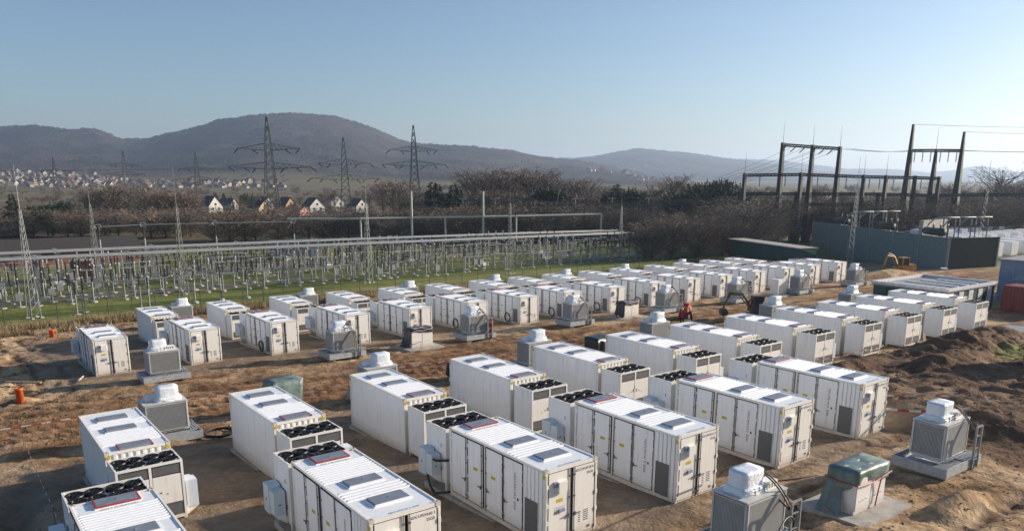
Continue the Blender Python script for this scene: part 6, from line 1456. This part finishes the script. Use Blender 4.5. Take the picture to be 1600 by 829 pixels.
# overhead wires
def wire(a, c, sag, label, r_=.035, n=18):
    a = Vector(a); c = Vector(c); b = MB()
    b.path([a.lerp(c, k/n)+Vector((0, 0, -sag*4*(k/n)*(1-k/n))) for k in range(n+1)], r_, 4)
    tag(ob('overhead_wire', b.mesh('overhead_wire', 'lattice')), label, 'wire', label)
for k in range(3):
    q = k*1.0
    wire((188.2+q, 111.7-q, 20.0), (203.4+q, 101.4-q, 19.6), .5, 'wire strung between the two dark gantries')
    wire((178+q*3, 119-q*2.2, 20.3), (160+q*2, 128-q, 12.5), .4, 'wire slanting down from the three-poled gantry')
    wire((184+q*2, 114.6-q*1.6, 20.0), (163+q*2, 127-q, 11.5), .4, 'wire slanting down from the three-poled gantry')
for k, (p, z) in enumerate([((203.4, 101.4), 26.0), ((213.4, 93.3), 24.2), ((205, 99.5), 19.8), ((207.5, 96.8), 19.8), ((210.5, 95), 19.7), ((212.5, 93.8), 19.7)]):
    wire((p[0], p[1], z), (430, 10+k*6, z+16), 5, 'wire leaving the tall gantry out of the picture', .04)
for k in range(5): wire((128+k*.4, 175+k*1.2, 6.8), (176+k*1.5, 133-k*.8, 6.5+.5*k), 1.4, 'slack wire in front of the pine belt', .05)
for k in range(4): wire((112, 186+k*2, 6.7), (128, 176+k*1.5, 6.8), .9, 'slack wire in front of the pine belt', .05)
for k, (x, y) in enumerate([(112, 189), (128, 177.5), (121, 183), (144, 162), (160, 150), (152, 156)]):
    t = thing('wire_post', 'slim dark post carrying slack wires before the pines', 'post', (x, y, bz(y)), 0, 'wire posts'); b = MB(); b.tube((0, 0, 0), (0, 0, 11.4), .28, .18, 6); ob('shaft', b.mesh('shaft', 'lattice'), t)
    b = MB(); b.tube((-1.4, 0, 11.2), (1.4, 0, 11.2), .08, n=5); ob('cross_arm', b.mesh('cross_arm', 'lattice'), t)
for k, pz in enumerate((22.6, 17.9, 17.9)):
    for s in (-1, 1):
        P0 = PYL[0].matrix_basis @ Vector((s*(7.8, 10.4, 6.6)[k], 0, pz)); P1 = PYL[1].matrix_basis @ Vector((s*(7.8, 10.4, 6.6)[k], 0, pz))
        far = Vector((-420, 640, 40)); wire(P0, P0+(far-P0)*.7, 7, 'faint line wire leaving the tallest pylon', .012)

# ------------------------------------------------------------------ labels: number look-alikes along their row
ONES = ['', 'first', 'second', 'third', 'fourth', 'fifth', 'sixth', 'seventh', 'eighth', 'ninth', 'tenth', 'eleventh', 'twelfth', 'thirteenth', 'fourteenth', 'fifteenth', 'sixteenth', 'seventeenth', 'eighteenth', 'nineteenth']
TENS = {20: 'twent', 30: 'thirt', 40: 'fort', 50: 'fift', 60: 'sixt'}
def nth(k):
    if k < 20: return ONES[k]
    t_ = k//10*10; return TENS[t_]+'ieth' if k == t_ else TENS[t_]+'y-'+ONES[k-t_]
by = {}
for o in list(bpy.data.objects):
    if o.parent is None and 'label' in o and 'category' in o: by.setdefault(o['label'], []).append(o)
for lb, os_ in by.items():
    if 1 < len(os_) <= 66 and len(lb.split()) <= 12:
        os_.sort(key=lambda o: math.atan2(o.location.x, o.location.y))
        for k, o in enumerate(os_): o['label'] = lb+', '+nth(k+1)+' from brick-building end'

# ------------------------------------------------------------------ haze
hz = MB(); hz.box(-9700, 9700, -450, 9700, -8.5, 330)
hm = bpy.data.materials.new('haze_air'); hm.use_nodes = True; n = hm.node_tree; n.nodes.clear()
out = n.nodes.new('ShaderNodeOutputMaterial'); pv = n.nodes.new('ShaderNodeVolumePrincipled')
pv.inputs['Color'].default_value = (.64, .79, 1.0, 1); pv.inputs['Density'].default_value = 1.4e-4; pv.inputs['Anisotropy'].default_value = .45
n.links.new(pv.outputs[0], out.inputs['Volume'])
tag(ob('haze', hz.mesh('haze', hm)), 'thin winter haze over the whole valley', None, kind='stuff')
